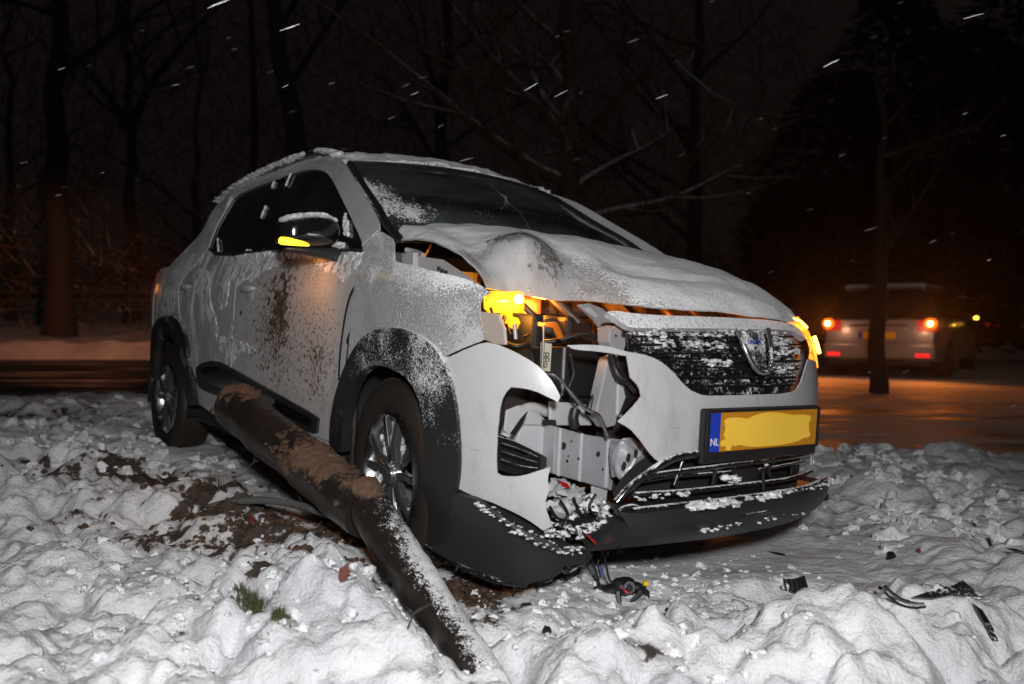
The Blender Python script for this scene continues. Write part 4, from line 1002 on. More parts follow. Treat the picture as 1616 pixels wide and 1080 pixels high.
lin = mk('wheel_liner', V, Fc, M['cladlow'], car); lin.modifiers.new('s', 'SOLIDIFY').thickness = .006
V2 = [(-2.423+x, y, z) for x, y, z in V]; lin2 = mk('wheel_liner', V2, Fc, M['cladlow'], car); lin2.modifiers.new('s', 'SOLIDIFY').thickness = .006
dash = MB(); prof = [(-.24, .93), (-.30, 1.0), (-.45, 1.02), (-.62, .99), (-.70, .93), (-.70, .70), (-.5, .6), (-.24, .6)]
V = [(x, y, z) for y in (-.68, .68) for x, z in prof]; n = len(prof)
mk('dashboard', V, [tuple(range(n)), tuple(reversed(range(n, 2*n)))]+[(i, i+n, (i+1) % n+n, (i+1) % n) for i in range(n)], M['seat'], car, False)
st_ = MB(); ctr = Vector((-.80, .34, .93)); ax = Vector((-.42, 0, .9)).normalized(); 
e1_ = Vector((0, 1, 0)); e2_ = ax.cross(e1_); st_.tube([ctr+(e1_*math.cos(a)+e2_*math.sin(a))*.185 for a in np.linspace(0, 6.283, 25)], .014, 6, False)
for a in (.2, 2.94, 4.7): st_.tube([ctr, ctr+(e1_*math.cos(a)+e2_*math.sin(a))*.18], .014, 6)
st_.sphere(ctr, .06, 10); st_.build('steering_wheel', M['seat'], car)
for sg in (-1, 1):
    s = MB(); s.box((-.04, -.24, 0), (.48, .24, .14)); R = Matrix.Rotation(math.radians(-18), 3, 'Y'); s.box((-.07, -.23, 0), (.06, .23, .60), R, (-.02, 0, .12)); s.box((-.04, -.12, .62), (.04, .12, .80), R, (-.02, 0, .12))
    o = s.build('front_seat', M['seat'], car, smooth=False); o.location = (-1.55, sg*.34, .40); bevel_mod(o, .035, 3)
s = MB(); s.box((-.05, -.6, 0), (.45, .6, .14)); R = Matrix.Rotation(math.radians(-16), 3, 'Y'); s.box((-.07, -.6, 0), (.06, .6, .55), R, (0, 0, .12)); o = s.build('rear_seat', M['seat'], car, smooth=False); o.location = (-2.35, 0, .42); bevel_mod(o, .035, 3)
mr = MB(); mr.box((-.012, -.115, -.032), (.02, .115, .032)); mr.tube([(.01, 0, .03), (.06, 0, .08)], .01, 6); o = mr.build('rear_view_mirror', M['black'], car, smooth=False); o.location = (-.80, 0, 1.33); bevel_mod(o, .012)
cbox('sun_visor', (-.93, -.46, 1.335), (-.80, -.10, 1.35), mat_plain('visor_grey', (.45, .50, .49), .8))
cbox('sun_visor', (-.93, .10, 1.335), (-.80, .46, 1.35), mat_plain('visor_grey_b', (.45, .50, .49), .8))
# ------------------------------------------------------------------ wheels
def wheel(c, steer=0, camber=0, sign=-1):
    """wheel facing -y; hub at origin"""
    e = empty('wheel', c, (math.radians(camber), 0, math.radians(steer)), car)
    if sign > 0: e.rotation_euler = (-math.radians(camber), 0, math.pi+math.radians(steer))
    t = MB(); prof = [(.19, -.055), (.205, -.070), (.235, -.080), (.262, -.078), (.281, -.066), (.291, -.050), (.294, -.02), (.2945, .02), (.291, .06), (.281, .076), (.262, .086), (.235, .088), (.19, .06), (.175, .055)]
    n = 56; V = []; Fc = []
    for k in range(n):
        a = 2*math.pi*k/n
        for (r, y) in prof: V.append((r*math.cos(a), y, r*math.sin(a)))
    m = len(prof)
    for k in range(n):
        for i in range(m-1): a = k*m+i; b_ = ((k+1) % n)*m+i; Fc.append((a, b_, b_+1, a+1))
    ty = mk('tyre', V, Fc, M['rubber'], e)
    tr = MB()
    for yy in (-.038, -.012, .015, .042):
        for k in range(60):
            a = 2*math.pi*(k+.5*(yy > 0))/60; R = Matrix.Rotation(-a, 3, 'Y'); tr.box((.288, yy-.009, -.0115), (.2985, yy+.009, .0115), R)
    o = tr.build('tread', M['rubber'], e, smooth=False); o['kind'] = 'stuff'
    def ring(name, prof, mat):
        V = []; Fc = []; m = len(prof)
        for k in range(n):
            a = 2*math.pi*k/n
            for (r, y) in prof: V.append((r*math.cos(a), y, r*math.sin(a)))
        for k in range(n):
            for i in range(m-1): a = k*m+i; b_ = ((k+1) % n)*m+i; Fc.append((a, a+1, b_+1, b_))
        return mk(name, V, Fc, mat, e, True, 40)
    ring('rim', [(.192, -.050), (.193, -.072), (.186, -.076), (.178, -.066), (.166, -.02), (.162, .05)], M['alloy_edge'])
    ring('rim_barrel', [(.165, -.03), (.160, .06), (.02, .065)], M['dark'])
    ring('brake_disc', [(.115, .0), (.118, .004), (.118, .016), (.05, .018)], M['steel']); ring('brake_disc', [(.118, .004), (.05, .002)], M['steel'])
    cb_ = MB(); cb_.box((-.05, -.01, .05), (.05, .05, .125)); o = cb_.build('brake_caliper', M['soil'], e, smooth=False); bevel_mod(o, .01)
    for k in range(5):      # five broad V spokes, dark with machined outline
        a = 2*math.pi*k/5+.31; s = MB(); R = Matrix.Rotation(-a, 3, 'Y')
        for sgn in (-1, 1):
            pts = [(.03, .016*sgn), (.09, .022*sgn), (.182, .056*sgn)]; wd = [.014, .012, .013]
            V = []
            for (r_, o_), w_ in zip(pts, wd):
                y0 = -.052-.016*math.sin(min(1, r_/.18)*2.2)
                for dz, dy in ((-w_, 0), (w_, 0), (w_, .022), (-w_, .022)): V.append(R @ Vector((r_, y0+dy, o_+dz)))
            s.add(V, [(0, 1, 2, 3), (11, 10, 9, 8)]+[(i+4*j, i+4*j+4, (i+1) % 4+4*j+4, (i+1) % 4+4*j) for j in range(2) for i in range(4)])
        sp = s.build('spoke', M['alloy'], e, smooth=False); bevel_mod(sp, .003)
        ed = MB()
        for sgn in (-1, 1):
            ed.tube([R @ Vector((r_, -.0545-.016*math.sin(min(1, r_/.18)*2.2), (o_)*sgn)) for r_, o_ in ((.045, .006), (.09, .011), (.183, .043))], .0035, 5)
        ed.build('spoke_edge', M['alloy_edge'], e)
    hb = MB(); hb.tube([(0, -.075, 0), (0, -.045, 0)], [.032, .045], 16); hb.build('hub_cap', M['alloy'], e)
    return e
w1 = wheel((0, -.675, .288), -5, 2)
w2 = wheel((-2.423, -.675, .288), 0, 0)
w3 = wheel((0, .675, .288), -5, 0, 1)
w4 = wheel((-2.423, .675, .288), 0, 0, 1)
ws_ = MB()      # packed snow in the wheels
for k in range(130):
    a = random.uniform(math.radians(85), math.radians(250)); r_ = random.uniform(.06, .17)
    ws_.sphere((r_*math.cos(a)*-1*-1, random.uniform(-.05, -.01), r_*math.sin(a)), random.uniform(.006, .022), 9, (1, .7, 1), .9, k)
o = ws_.build('wheel_snow', M['roofsnow'], w1); o['kind'] = 'stuff'
ws2 = MB()
for k in range(26):
    a = random.uniform(0, 6.28); r_ = random.uniform(.05, .17); ws2.sphere((r_*math.cos(a), -.03, r_*math.sin(a)), random.uniform(.01, .024), 7, (1, .7, 1), .6, k+50)
o = ws2.build('wheel_snow', M['roofsnow'], w2); o['kind'] = 'stuff'
# ------------------------------------------------------------------ door mirror
def dome(name, loop, axis_pt, fwd, depth_f, depth_b, mat, parent, steps=6):
    """rounded shell: a closed outline drawn on a plane, bulged forward along fwd and back"""
    c = sum(loop, Vector())/len(loop); fwd = Vector(fwd).normalized(); V = []; rings = []
    for k in range(steps+1):
        t = k/steps; s_ = math.cos(t*math.pi/2)**.55; rings.append([c+(p-c)*max(s_, .02)+fwd*depth_f*math.sin(t*math.pi/2) for p in loop])
    rb = [[c+(p-c)*s_-fwd*d for p in loop] for s_, d in ((.97, depth_b*.6), (.88, depth_b), (.3, depth_b))]
    allr = list(reversed(rb))+rings; n = len(loop)
    for r_ in allr: V += r_
    Fc = [(i*n+j, i*n+(j+1) % n, (i+1)*n+(j+1) % n, (i+1)*n+j) for i in range(len(allr)-1) for j in range(n)]
    Fc.append(tuple(reversed(range(n)))); Fc.append(tuple((len(allr)-1)*n+j for j in range(n)))
    o = mk(name, V, Fc, mat, parent); bm = bmesh.new(); bm.from_mesh(o.data); bmesh.ops.recalc_face_normals(bm, faces=bm.faces); bm.to_mesh(o.data); bm.free(); return o
XM = -.40
M['mirror'] = mat_snow_on('mirror_cap', (.008, .008, .009), .13, coat=.6, speck=240, amount=-.22, patch=6, patchw=.25, zgain=1.1, relief=1.2)
mo = [(445, 347), (459.6, 341), (480, 338), (506, 337.4), (524.5, 345), (533.7, 357.8), (534.6, 376), (526, 388), (500, 391), (470, 388.5), (441, 386), (439.5, 370), (440, 357)]
mloop = [cpl(x, y, 0, XM) for x, y in chaikin(mo, 2, 3)] if False else [cpl(p[0], p[1], 0, XM) for p in chaikin([Vector(q) for q in mo], 2, 3)]
mirr = dome('door_mirror', mloop, None, (1, 0, 0), .055, .07, M['mirror'], car)
sc_ = MB()
for k in range(60):
    t = k/59; x = lerp(447, 527, t); y = float(np.interp(x, [447, 460, 480, 506, 520, 528], [346, 341, 338.5, 338, 343, 349]))
    sc_.sphere(cpl(x, y+2, 0, XM+.012*math.sin(k*2.1))+Vector((0, 0, .002)), .014*random.uniform(.7, 1.2), 8, (1.5, 1, .6), .4, k)
o = sc_.build('mirror_snow', M['roofsnow'], mirr); o['kind'] = 'stuff'
ind = [(440, 374), (452, 374.5), (470, 378), (484, 384), (490, 389), (476, 388.5), (455, 387), (440.5, 386)]
ind3 = dome('mirror_indicator', [cpl(p[0], p[1], 0, XM+.030) for p in chaikin([Vector(q) for q in ind], 1, 3)], None, (1, 0, 0), .018, .012, emis('indicator_lit', (1.0, .62, .02), 3.2), mirr)
lamp('indicator_light', cpl(445, 397, 0, XM-.06), 1.5, .03, (1, .36, .08), spot=((-.35, .6, -.75), math.radians(150)))
arm = [(470, 388), (520, 390), (556, 399), (559.6, 402), (557.8, 413), (545, 416), (535, 415), (487, 403), (450, 396), (446, 390)]
dome('mirror_arm', [cpl(p[0], p[1], 0, XM-.02) for p in chaikin([Vector(q) for q in arm], 1, 3)], None, (1, 0, 0), .022, .03, M['cladlow'], mirr)
al = MB()
for k in range(34):
    t = k/33; al.sphere(cpl(lerp(528, 562, t), lerp(386, 392, t)+random.uniform(-2, 1), 0, XM-.01), .013*random.uniform(.6, 1.3), 8, (1, 1, .7), .5, k)
for (x0, y0, x1, y1) in [(548, 340, 547, 372), (551, 352, 552, 372)]:
    for k in range(12): t = k/11; al.sphere(on(lerp(x0, x1, t), lerp(y0, y1, t), .008), .007*random.uniform(.6, 1.4), 7, (1, 1, 1), .5, k)
for (x0, y0, x1, y1) in [(452, 292, 459, 276), (413, 343, 420, 326), (430, 296, 433, 288), (345, 395, 344, 378), (357, 330, 366, 312)]:
    for k in range(12): t = k/11; al.sphere(on(lerp(x0, x1, t), lerp(y0, y1, t), .002), .008*random.uniform(.6, 1.2), 7, (1, .6, 1), .5, k)
o = al.build('window_snow', M['roofsnow'], car); o['kind'] = 'stuff'
# snow clots stuck along the belt line and doors
cl_ = MB()
for k in range(70):
    px = random.uniform(385, 575); cl_.sphere(on(px, 401+random.uniform(-4, 5)+(4 if px > 480 else 0), .0), random.uniform(.006, .013), 8, (1.3, .6, 1.3), .6, k+90)
o = cl_.build('clinging_snow', M['roofsnow'], car); o['kind'] = 'stuff'
M['smear'] = mat_snow_on('smeared_snow', PAINT, .34, coat=.5, speck=90, amount=.60, patch=26, patchw=.9, zgain=.3, relief=2.6, stretch=(1.3, 1, .6))
for pts in ([(356, 430), (365, 435), (361, 462), (357, 486), (347, 489), (342, 478), (350, 455)], [(307, 427), (322, 424), (331, 434), (333, 455), (331, 472), (345, 515), (342, 536), (334, 522), (325, 482), (312, 466), (304, 445)],
            [(371, 405), (393, 400), (430, 398), (452, 404), (446, 416), (430, 422), (412, 431), (398, 446), (388, 440), (378, 452), (368, 446), (372, 425)], [(372, 402), (382, 410), (371, 432), (362, 447), (358, 440), (366, 420)],
            [(492, 404), (520, 402), (548, 404), (570, 400), (566, 424), (552, 432), (545, 448), (530, 432), (510, 428), (498, 416)], [(338, 535), (352, 531), (380, 538), (405, 552), (398, 560), (376, 552), (366, 580), (358, 560), (342, 552)],
            [(268, 428), (282, 420), (300, 404), (318, 396), (322, 404), (303, 425), (290, 434), (276, 440)], [(256, 458), (276, 450), (280, 470), (276, 495), (262, 497), (254, 490)]):
    patch('snow_smear', H(pts), surf(.003), .011, .006, M['smear'], rdoor if pts[0][0] < 372 else fdoor, sm=2, keep=3, rough_edge=.012)
# handles
for (x, y, w_) in ((393, 459, .075), (294, 455.5, .075)):
    c = on(x+2, y, .0); t = MB(); t.sphere((0, 0, 0), 1, 16, (w_*1.05, .020, .013)); o = t.build('door_handle', M['paint'], fdoor if x > 350 else rdoor); o.location = c+Vector((0, -.010, .006))
    t = MB(); t.sphere((0, 0, 0), 1, 16, (w_*.72, .006, .030)); o = t.build('handle_recess', M['paint'], fdoor if x > 350 else rdoor); o.location = c+Vector((0, -.0, -.022))
t = MB(); t.sphere(on(380.5, 494, .0), .0095, 10, (1, .5, 1.2)); t.build('key_hole', M['dark'], fdoor)
# inner jamb seen where the wing has sprung away from the door
patch('door_jamb', H([(560, 425), (543, 470), (532, 520), (524, 560), (520, 610), (534, 612), (545, 572), (556, 520), (564, 450)]), surf(-.014), .04, .004, M['inner'], car)
t = MB(); t.tube(smooth_curve([on(x, y, -.015) for x, y in [(553, 500), (550, 520), (546, 545), (543, 572), (541, 582)]], 4), .009, 8); t.tube([on(552, 528, -.01), on(548, 540, -.01)], .014, 8); t.build('drain_hose', M['black'], car)
for py in (478, 492, 560): cbox('hinge_bolt', (-.012, -.006, -.012), (.012, .006, .012), 'steel', at=on(555 if py < 500 else 544, py, -.028), rot=Matrix.Identity(3), bev=.003)
t = MB(); t.tube(smooth_curve([on(x, y, -.001) for x, y in [(566, 440), (554, 462), (547, 484), (541, 518), (536, 560), (534, 600)]], 5), .0035, 6); t.build('door_edge_line', M['black'], car)  # thin black line along the door's front edge
# shut lines: dark strips just inside the gaps
patch('door_gap_shadow', H([(393, 395), (372, 480), (363, 635), (368, 637), (378, 480), (398, 396)]), surf(-.012), .04, .003, M['dark'], car)
patch('rear_gap_shadow', H([(334, 388), (296, 436), (287, 456), (286, 482), (292, 512), (300, 560), (312, 605), (318, 618), (306, 606), (296, 575), (286, 530), (278, 510), (279, 480), (279, 455), (287, 436), (326, 388)]), surf(-.012), .03, .003, M['dark'], car)
# ------------------------------------------------------------------ left side: mirror of the right-hand panels
mp = mirror(fender, car, M['paint']); mirror(fdoor, car, M['paint']); mirror(rdoor, car, M['paint']); mirror(sill, car); mirror(sframe, car); mirror(fwin, car); mirror(rwin, car)
mirror(bpil, car); mirror(strip, car); mirror(archf, car, M['cladlow']); mirror(archr, car, M['cladlow']); mirror(rcorner, car); mirror(tl, car); lm_ = mirror(mirr, car)
for ch in list(mirr.children):
    if 'arm' in ch.name: mirror(ch, lm_)
# left bumper corner, undamaged
s_end = 2*(X0+LF)
lb_s = [(s_end-X0-.30, .80), (s_end-X0-.30, .42), (s_end-X0-.62, .34), (s_end-X0-.66, .52), (s_end-X0-.62, .74), (s_end-X0-.5, .80)]
patch('lower_grille_backing', [(s_end-X0-.22, .46), (s_end-X0-.22, .20), (s_end-X0-.74, .20), (s_end-X0-.74, .46)], surf(-.035), .05, .004, M['dark'], car)
lfend = patch('front_bumper_side', [(a, b_) for a, b_ in lb_s], surf(.004), .04, .004, M['paint'], car)
# ------------------------------------------------------------------ engine bay, front structure
def quad_slab(name, pts, ax, val, th, mat, parent=car, bev=.004, holes=None):
    """a plate drawn by its outline on the plane (x|y|z = val), th thick, running backwards"""
    P = [cpl(x, y, ax, val) for x, y in pts]; d = Vector((0, 0, 0)); d[ax] = -th; n = len(P)
    V = P+[p+d for p in P]
    o = mk(name, V, [tuple(range(n)), tuple(reversed(range(n, 2*n)))]+[(i, i+n, (i+1) % n+n, (i+1) % n) for i in range(n)], M[mat] if isinstance(mat, str) else mat, parent, False)
    bm = bmesh.new(); bm.from_mesh(o.data); bmesh.ops.recalc_face_normals(bm, faces=bm.faces); bm.to_mesh(o.data); bm.free()
    if bev: bevel_mod(o, bev)
    return o
def ctube(name, pts, r, mat, parent=car, n=8, sm=5):
    t = MB(); t.tube(smooth_curve([cpl(*p) for p in pts], sm), r, n); return t.build(name, M[mat], parent)
# big dark masses
quad_slab('cooling_pack', [(862, 549), (953, 549), (960, 600), (955, 626), (884, 626), (866, 590)], 0, .46, .10, 'black')
quad_slab('cooling_pack', [(890, 549), (893, 549), (889, 624), (886, 624)], 0, .463, .003, 'steel', bev=0)
quad_slab('warning_label', [(854, 540), (871, 543), (868, 590), (853, 586)], 0, .475, .002, 'paper', bev=0)
for (x, y) in ((859, 560), (864, 560), (859, 568), (864, 568), (861, 577)):
    t = MB(); c = cpl(x, y, 0, .477); t.tube([c+Vector((0, math.cos(a)*.006, math.sin(a)*.006)) for a in np.linspace(0, 6.28, 10)], .0015, 4, False); t.build('label_symbol', M['black'], car)
quad_slab('radiator_support', [(884, 626), (946, 628), (944, 640), (905, 650), (886, 640)], 0, .44, .05, 'black')
cbox('motor_block', (-.12, -.40, .40), (.30, .40, .80), 'engine', bev=.03)
cbox('inverter_box', (-.10, -.30, .80), (.22, .15, .90), 'engine', bev=.02)
cbox('battery', (.0, -.58, .62), (.20, -.34, .80), 'engine', bev=.015)
for k in range(7):
    y = -.5+k*.16; t = MB(); t.tube(smooth_curve([(-.1, y, .86+.02*(k % 2)), (.08, y+.06, .93), (.22, y-.03, .90), (.34, y+.05, .78)], 5), .010+.004*(k % 3), 8); t.build('engine_hose', M['engine'], car)
cbox('inner_wing', (-.24, -.60, .62), (.12, -.57, .90), 'inner', bev=.01)
cbox('inner_wing', (-.24, .57, .62), (.40, .60, .90), 'inner', bev=.01)
t = MB(); t.tube([(-.05, -.49, .70), (-.05, -.49, .93)], [.09, .075], 16); t.build('strut_tower', M['inner'], car)
ctube('bonnet_hinge', [(640, 395, 1, -.60), (655, 398, 1, -.58), (668, 404, 1, -.58)], .010, 'steel')
cbox('hinge_bracket', (-.20, -.62, .90), (-.12, -.60, .99), 'inner', bev=.004)
quad_slab('inner_wing_plate', [(655, 404), (700, 410), (745, 440), (752, 452), (700, 436), (658, 424)], 1, -.60, .004, 'inner', bev=0)
for x, y in ((693, 424), (698, 428), (704, 430)): cbox('rubber_clip', (-.006, -.004, -.006), (.006, .004, .006), 'black', at=cpl(x, y, 1, -.606), rot=Matrix.Identity(3), bev=.001)
ctube('wiring_tape', [(680, 386, 1, -.56), (672, 402, 1, -.57), (664, 412, 1, -.57)], .004, 'amber_dead')
# right headlamp: smashed, the lit indicator bulb hangs free
M['lampglow'] = emis('indicator_reflector_lit', (1.0, .60, .02), 1.7, (.6, .35, .03), 18)
lt = MB(); a_, b2 = cpl(764, 477, 1, -.60), cpl(826, 477, 1, -.50)
lt.tube([a_, a_.lerp(b2, .12), a_.lerp(b2, .9), b2], [.020, .032, .032, .026], 16); lmp = lt.build('indicator_lamp', M['lampglow'], car)
lt = MB(); c_ = a_.lerp(b2, .82)+Vector((.028, -.012, .008)); lt.sphere(c_, .014, 10); lt.build('bulb', emis('bulb_white', (1, .9, .7), 8), lmp)
def emq(name, pts, ax, val, th, m): return quad_slab(name, pts, ax, val, th, m, lmp, .002)
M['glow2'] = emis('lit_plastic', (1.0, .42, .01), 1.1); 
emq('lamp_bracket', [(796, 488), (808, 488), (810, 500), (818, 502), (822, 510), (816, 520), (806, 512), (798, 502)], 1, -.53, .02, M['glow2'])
emq('lamp_bracket', [(816, 504), (862, 509), (880, 508), (886, 522), (890, 534), (884, 536), (876, 518), (820, 512)], 1, -.50, .01, M['amber_dead'])
M['orangeinner'] = mat_plain('white_inner_plastic', (.55, .5, .46), .5)
quad_slab('headlamp_bucket', [(763, 492), (790, 496), (800, 520), (802, 545), (786, 545), (766, 536), (762, 515)], 1, -.62, .01, 'orangeinner')
cbox('lamp_housing', (.06, -.56, .72), (.24, -.36, .86), mat_plain('red_brown_plastic', (.16, .05, .03), .4), bev=.01)
lamp('bulb_light', b2+Vector((.03, -.05, -.05)), 1.0, .03, (1, .38, .04))
lamp('bulb_light', (.26, -.40, .82), 3.0, .03, (1, .30, .03))
lamp('bulb_light', (.38, .12, .835), 2.0, .03, (1, .22, .02))
lamp('bulb_light', (.16, -.50, .88), .5, .02, (1, .30, .03))
ctube('wiring_loom', [(797, 500, 1, -.55), (788, 520, 1, -.57), (796, 538, 1, -.57), (815, 547, 1, -.56), (845, 541, 1, -.5), (880, 538, 1, -.45), (905, 530, 1, -.42)], .007, 'black')
ctube('wiring_loom', [(774, 486, 1, -.62), (782, 505, 1, -.6), (795, 525, 1, -.58)], .004, 'black')
ctube('wiring_loom', [(895, 540, 1, -.40), (915, 528, 1, -.38), (935, 530, 1, -.36), (948, 545, 1, -.36)], .007, 'black')
ctube('wiring_loom', [(800, 512, 1, -.6), (806, 528, 1, -.6), (816, 520, 1, -.58), (824, 532, 1, -.58), (835, 528, 1, -.55)], .0035, 'black')
ctube('bolt', [(812, 512, 1, -.6), (814, 536, 1, -.6)], .006, 'steel')
ctube('support_rod', [(858, 512, 0, .50), (857, 550, 0, .50), (855, 588, 0, .50)], .0035, 'alloy_edge')
cbox('radiator', (.44, -.30, .28), (.49, .62, .785), 'engine', bev=.01)
cbox('undertray', (.30, -.45, .21), (.66, .62, .23), 'dark', bev=0)
cbox('coolant_bottle', (.18, -.34, .70), (.34, -.22, .80), 'black', bev=.015)
quad_slab('hanging_bracket', [(884, 480), (903, 478), (908, 512), (893, 515)], 0, .27, .02, 'black')
quad_slab('cross_bracket', [(912, 482), (930, 479), (950, 486), (970, 503), (958, 530), (950, 522), (938, 506)], 0, .44, .012, 'steel')
quad_slab('cross_bracket', [(918, 487), (932, 484), (948, 500), (940, 503)], 0, .446, .006, 'inner')
# vertical post
quad_slab('bumper_post', [(962, 518), (975, 515), (992, 524), (990, 540), (985, 556), (968, 556), (962, 540)], 0, .60, .05, 'steel')
for x, y, r_ in ((972, 530, .004), (984, 528, .009)): t = MB(); t.sphere(cpl(x, y, 0, .602), r_, 10, (.3, 1, 1)); t.build('post_hole', M['dark'], car)
quad_slab('bumper_post', [(960, 566), (975, 560), (983, 580), (985, 605), (978, 640), (972, 672), (956, 676), (940, 655), (948, 618)], 0, .57, .04, 'steel')
quad_slab('bumper_post', [(976, 600), (996, 600), (990, 630), (981, 660), (974, 655)], 0, .575, .03, 'inner')
ctube('black_trim', [(965, 560, 0, .61), (970, 580, 0, .61), (978, 595, 0, .62), (992, 603, 0, .63), (1004, 618, 0, .64)], .010, 'black')
quad_slab('black_trim', [(975, 560), (986, 566), (985, 582), (992, 596), (1006, 612), (1003, 630), (990, 645), (978, 655), (990, 625), (984, 600)], 0, .60, .004, 'black', bev=0)
ctube('blue_clip', [(951, 538, 0, .56), (956, 546, 0, .56)], .008, 'blue')
ctube('brake_pipe', [(852, 588, 0, .55), (868, 590, 0, .56), (880, 595, 0, .57), (892, 608, 0, .57), (908, 628, 0, .58), (921, 643, 0, .58), (934, 650, 0, .59), (944, 655, 0, .59), (951, 668, 0, .59), (959, 688, 0, .59)], .0055, 'alloy_edge')
ctube('coolant_hose', [(950, 590, 0, .54), (944, 615, 0, .54), (932, 635, 0, .54), (928, 655, 0, .54)], .009, 'black')
ctube('coolant_hose', [(908, 645, 0, .52), (905, 660, 0, .52), (908, 675, 0, .52)], .014, 'black')
quad_slab('splash_panel', [(868, 634), (905, 636), (930, 640), (935, 672), (868, 672)], 0, .48, .01, 'inner')
quad_slab('support_slot', [(857, 662), (877, 663), (879, 673), (858, 672)], 0, .49, .004, 'dark', bev=0)
# crash beam: galvanised box with holes
beam = quad_slab('crash_beam', [(877, 673), (918, 685), (958, 692), (977, 694), (972, 730), (966, 775), (920, 761), (873, 748)], 0, .52, .06, 'steel')
quad_slab('crash_beam_end', [(822, 672), (877, 672), (874, 748), (835, 722), (815, 700)], 0, .47, .05, 'inner')
for x in (884, 918, 960): quad_slab('beam_rib', [(x, 676+(x-884)*.22), (x+5, 677+(x-884)*.22), (x+1, 753+(x-884)*.25), (x-4, 752+(x-884)*.25)], 0, .526, .008, 'inner')
for x, y, r_ in ((889, 704, .010), (902, 697, .003), (895, 728, .0045), (913, 724, .004), (897, 720, .003), (944, 717, .008), (951, 741, .004)):
    t = MB(); t.sphere(cpl(x, y, 0, .522), r_, 10, (.25, 1, 1.1)); t.build('beam_hole', M['dark'], beam)
crm = MB()    # crumpled crush can at the beam's end
P0 = [(970, 694), (985, 690), (1002, 694), (1020, 706), (1030, 722), (1014, 733), (990, 748), (974, 762), (968, 740)]
loop = [cpl(x, y, 0, .60+.02*math.sin(i*2.3)) for i, (x, y) in enumerate(P0)]
can = dome('crush_can', [p for p in loop], None, (1, -.3, .2), .03, .05, M['steel'], car, 5)
m_ = can.modifiers.new('sub', 'SUBSURF'); m_.levels = m_.render_levels = 2
tx = bpy.data.textures.new('crumple', 'CLOUDS'); tx.noise_scale = .035; md = can.modifiers.new('d', 'DISPLACE'); md.texture = tx; md.strength = .022; md.mid_level = .5
for x, y in ((992, 722), (1004, 716), (985, 735)): t = MB(); t.sphere(cpl(x, y, 0, .645), .008, 10, (.3, 1, 1.4), .5, x); t.build('tear', M['dark'], car)
# below the beam: ducts, snow, rag of red
for (x, y, r_, q) in ((880, 772, .022, 'inner'), (888, 800, .026, 'inner'), (905, 780, .020, 'steel'), (925, 795, .024, 'dirtysnow'), (905, 812, .022, 'dirtysnow'), (945, 800, .020, 'steel'), (890, 822, .018, 'dirtysnow'), (925, 818, .016, 'black'), (945, 822, .018, 'black')):
    t = MB(); t.sphere(cpl(x, y, 0, .50), r_*1.3, 20, (1, 1.2, .8), 1.1, x); t.build('packed_snow' if q == 'dirtysnow' else 'air_duct', M[q], car)
quad_slab('duct_panel', [(935, 765), (960, 772), (955, 812), (935, 808)], 0, .50, .01, 'inner')
quad_slab('red_rag', [(880, 757), (897, 764), (900, 772), (888, 768)], 0, .52, .004, 'red_lens', bev=0)
quad_slab('undertray', [(868, 806), (900, 816), (930, 826), (925, 846), (895, 842), (866, 826)], 0, .47, .006, 'black', bev=0)
quad_slab('undertray', [(885, 832), (925, 838), (925, 848), (890, 846)], 0, .53, .01, 'glossbar', bev=0)
mbx = lumps('snow_in_wreck', [(850, 830), (880, 846), (915, 850), (945, 830), (968, 806)], .009, -.02, car, 60, mat='dirtysnow', spread=16)
for pts in ([(884, 790), (896, 812), (890, 836), (902, 852)], [(905, 786), (915, 810), (930, 822), (938, 846)], [(868, 800), (880, 818), (905, 824), (925, 842)], [(940, 780), (930, 800), (940, 815), (955, 822)], [(900, 560), (905, 590), (898, 615), (912, 640)]):
    ctube('wiring_loom', [(x, y, 0, .55) for x, y in pts], .0042, 'black')
# fog lamp recess behind the torn corner
cbox('recess_wall', (.36, -.60, .28), (.38, -.30, .66), 'engine', bev=0)
quad_slab('recess_liner', [(800, 648), (820, 640), (850, 652), (868, 668), (860, 672), (820, 672), (806, 690), (796, 680)], 0, .44, .01, 'inner')
t = MB(); t.tube(smooth_curve([cpl(x, y, 0, .42) for x, y in [(798, 690), (812, 660), (836, 645), (866, 650)]], 5), .018, 10); t.build('recess_pipe', M['inner'], car)
quad_slab('fog_lamp_louvre', [(787, 688), (815, 697), (850, 714), (874, 727), (862, 738), (840, 747), (815, 750), (787, 742)], 0, .49, .02, 'glossbar')
quad_slab('louvre_shard', [(833, 650), (826, 668), (812, 688), (806, 685), (822, 662)], 0, .52, .004, 'black', bev=0)
for k in range(3): ctube('louvre_fin', [(790, 700+k*13, 0, .515), (820, 710+k*13, 0, .515), (848, 722+k*9, 0, .515)], .003, 'glossbar')
lowb = patch('lower_corner_inner', H([(770, 800), (840, 838), (900, 862), (905, 890), (860, 905), (800, 905), (720, 872), (715, 850)]), surf(-.02), .05, .01, M['dark'], car)

HAZE = .0016
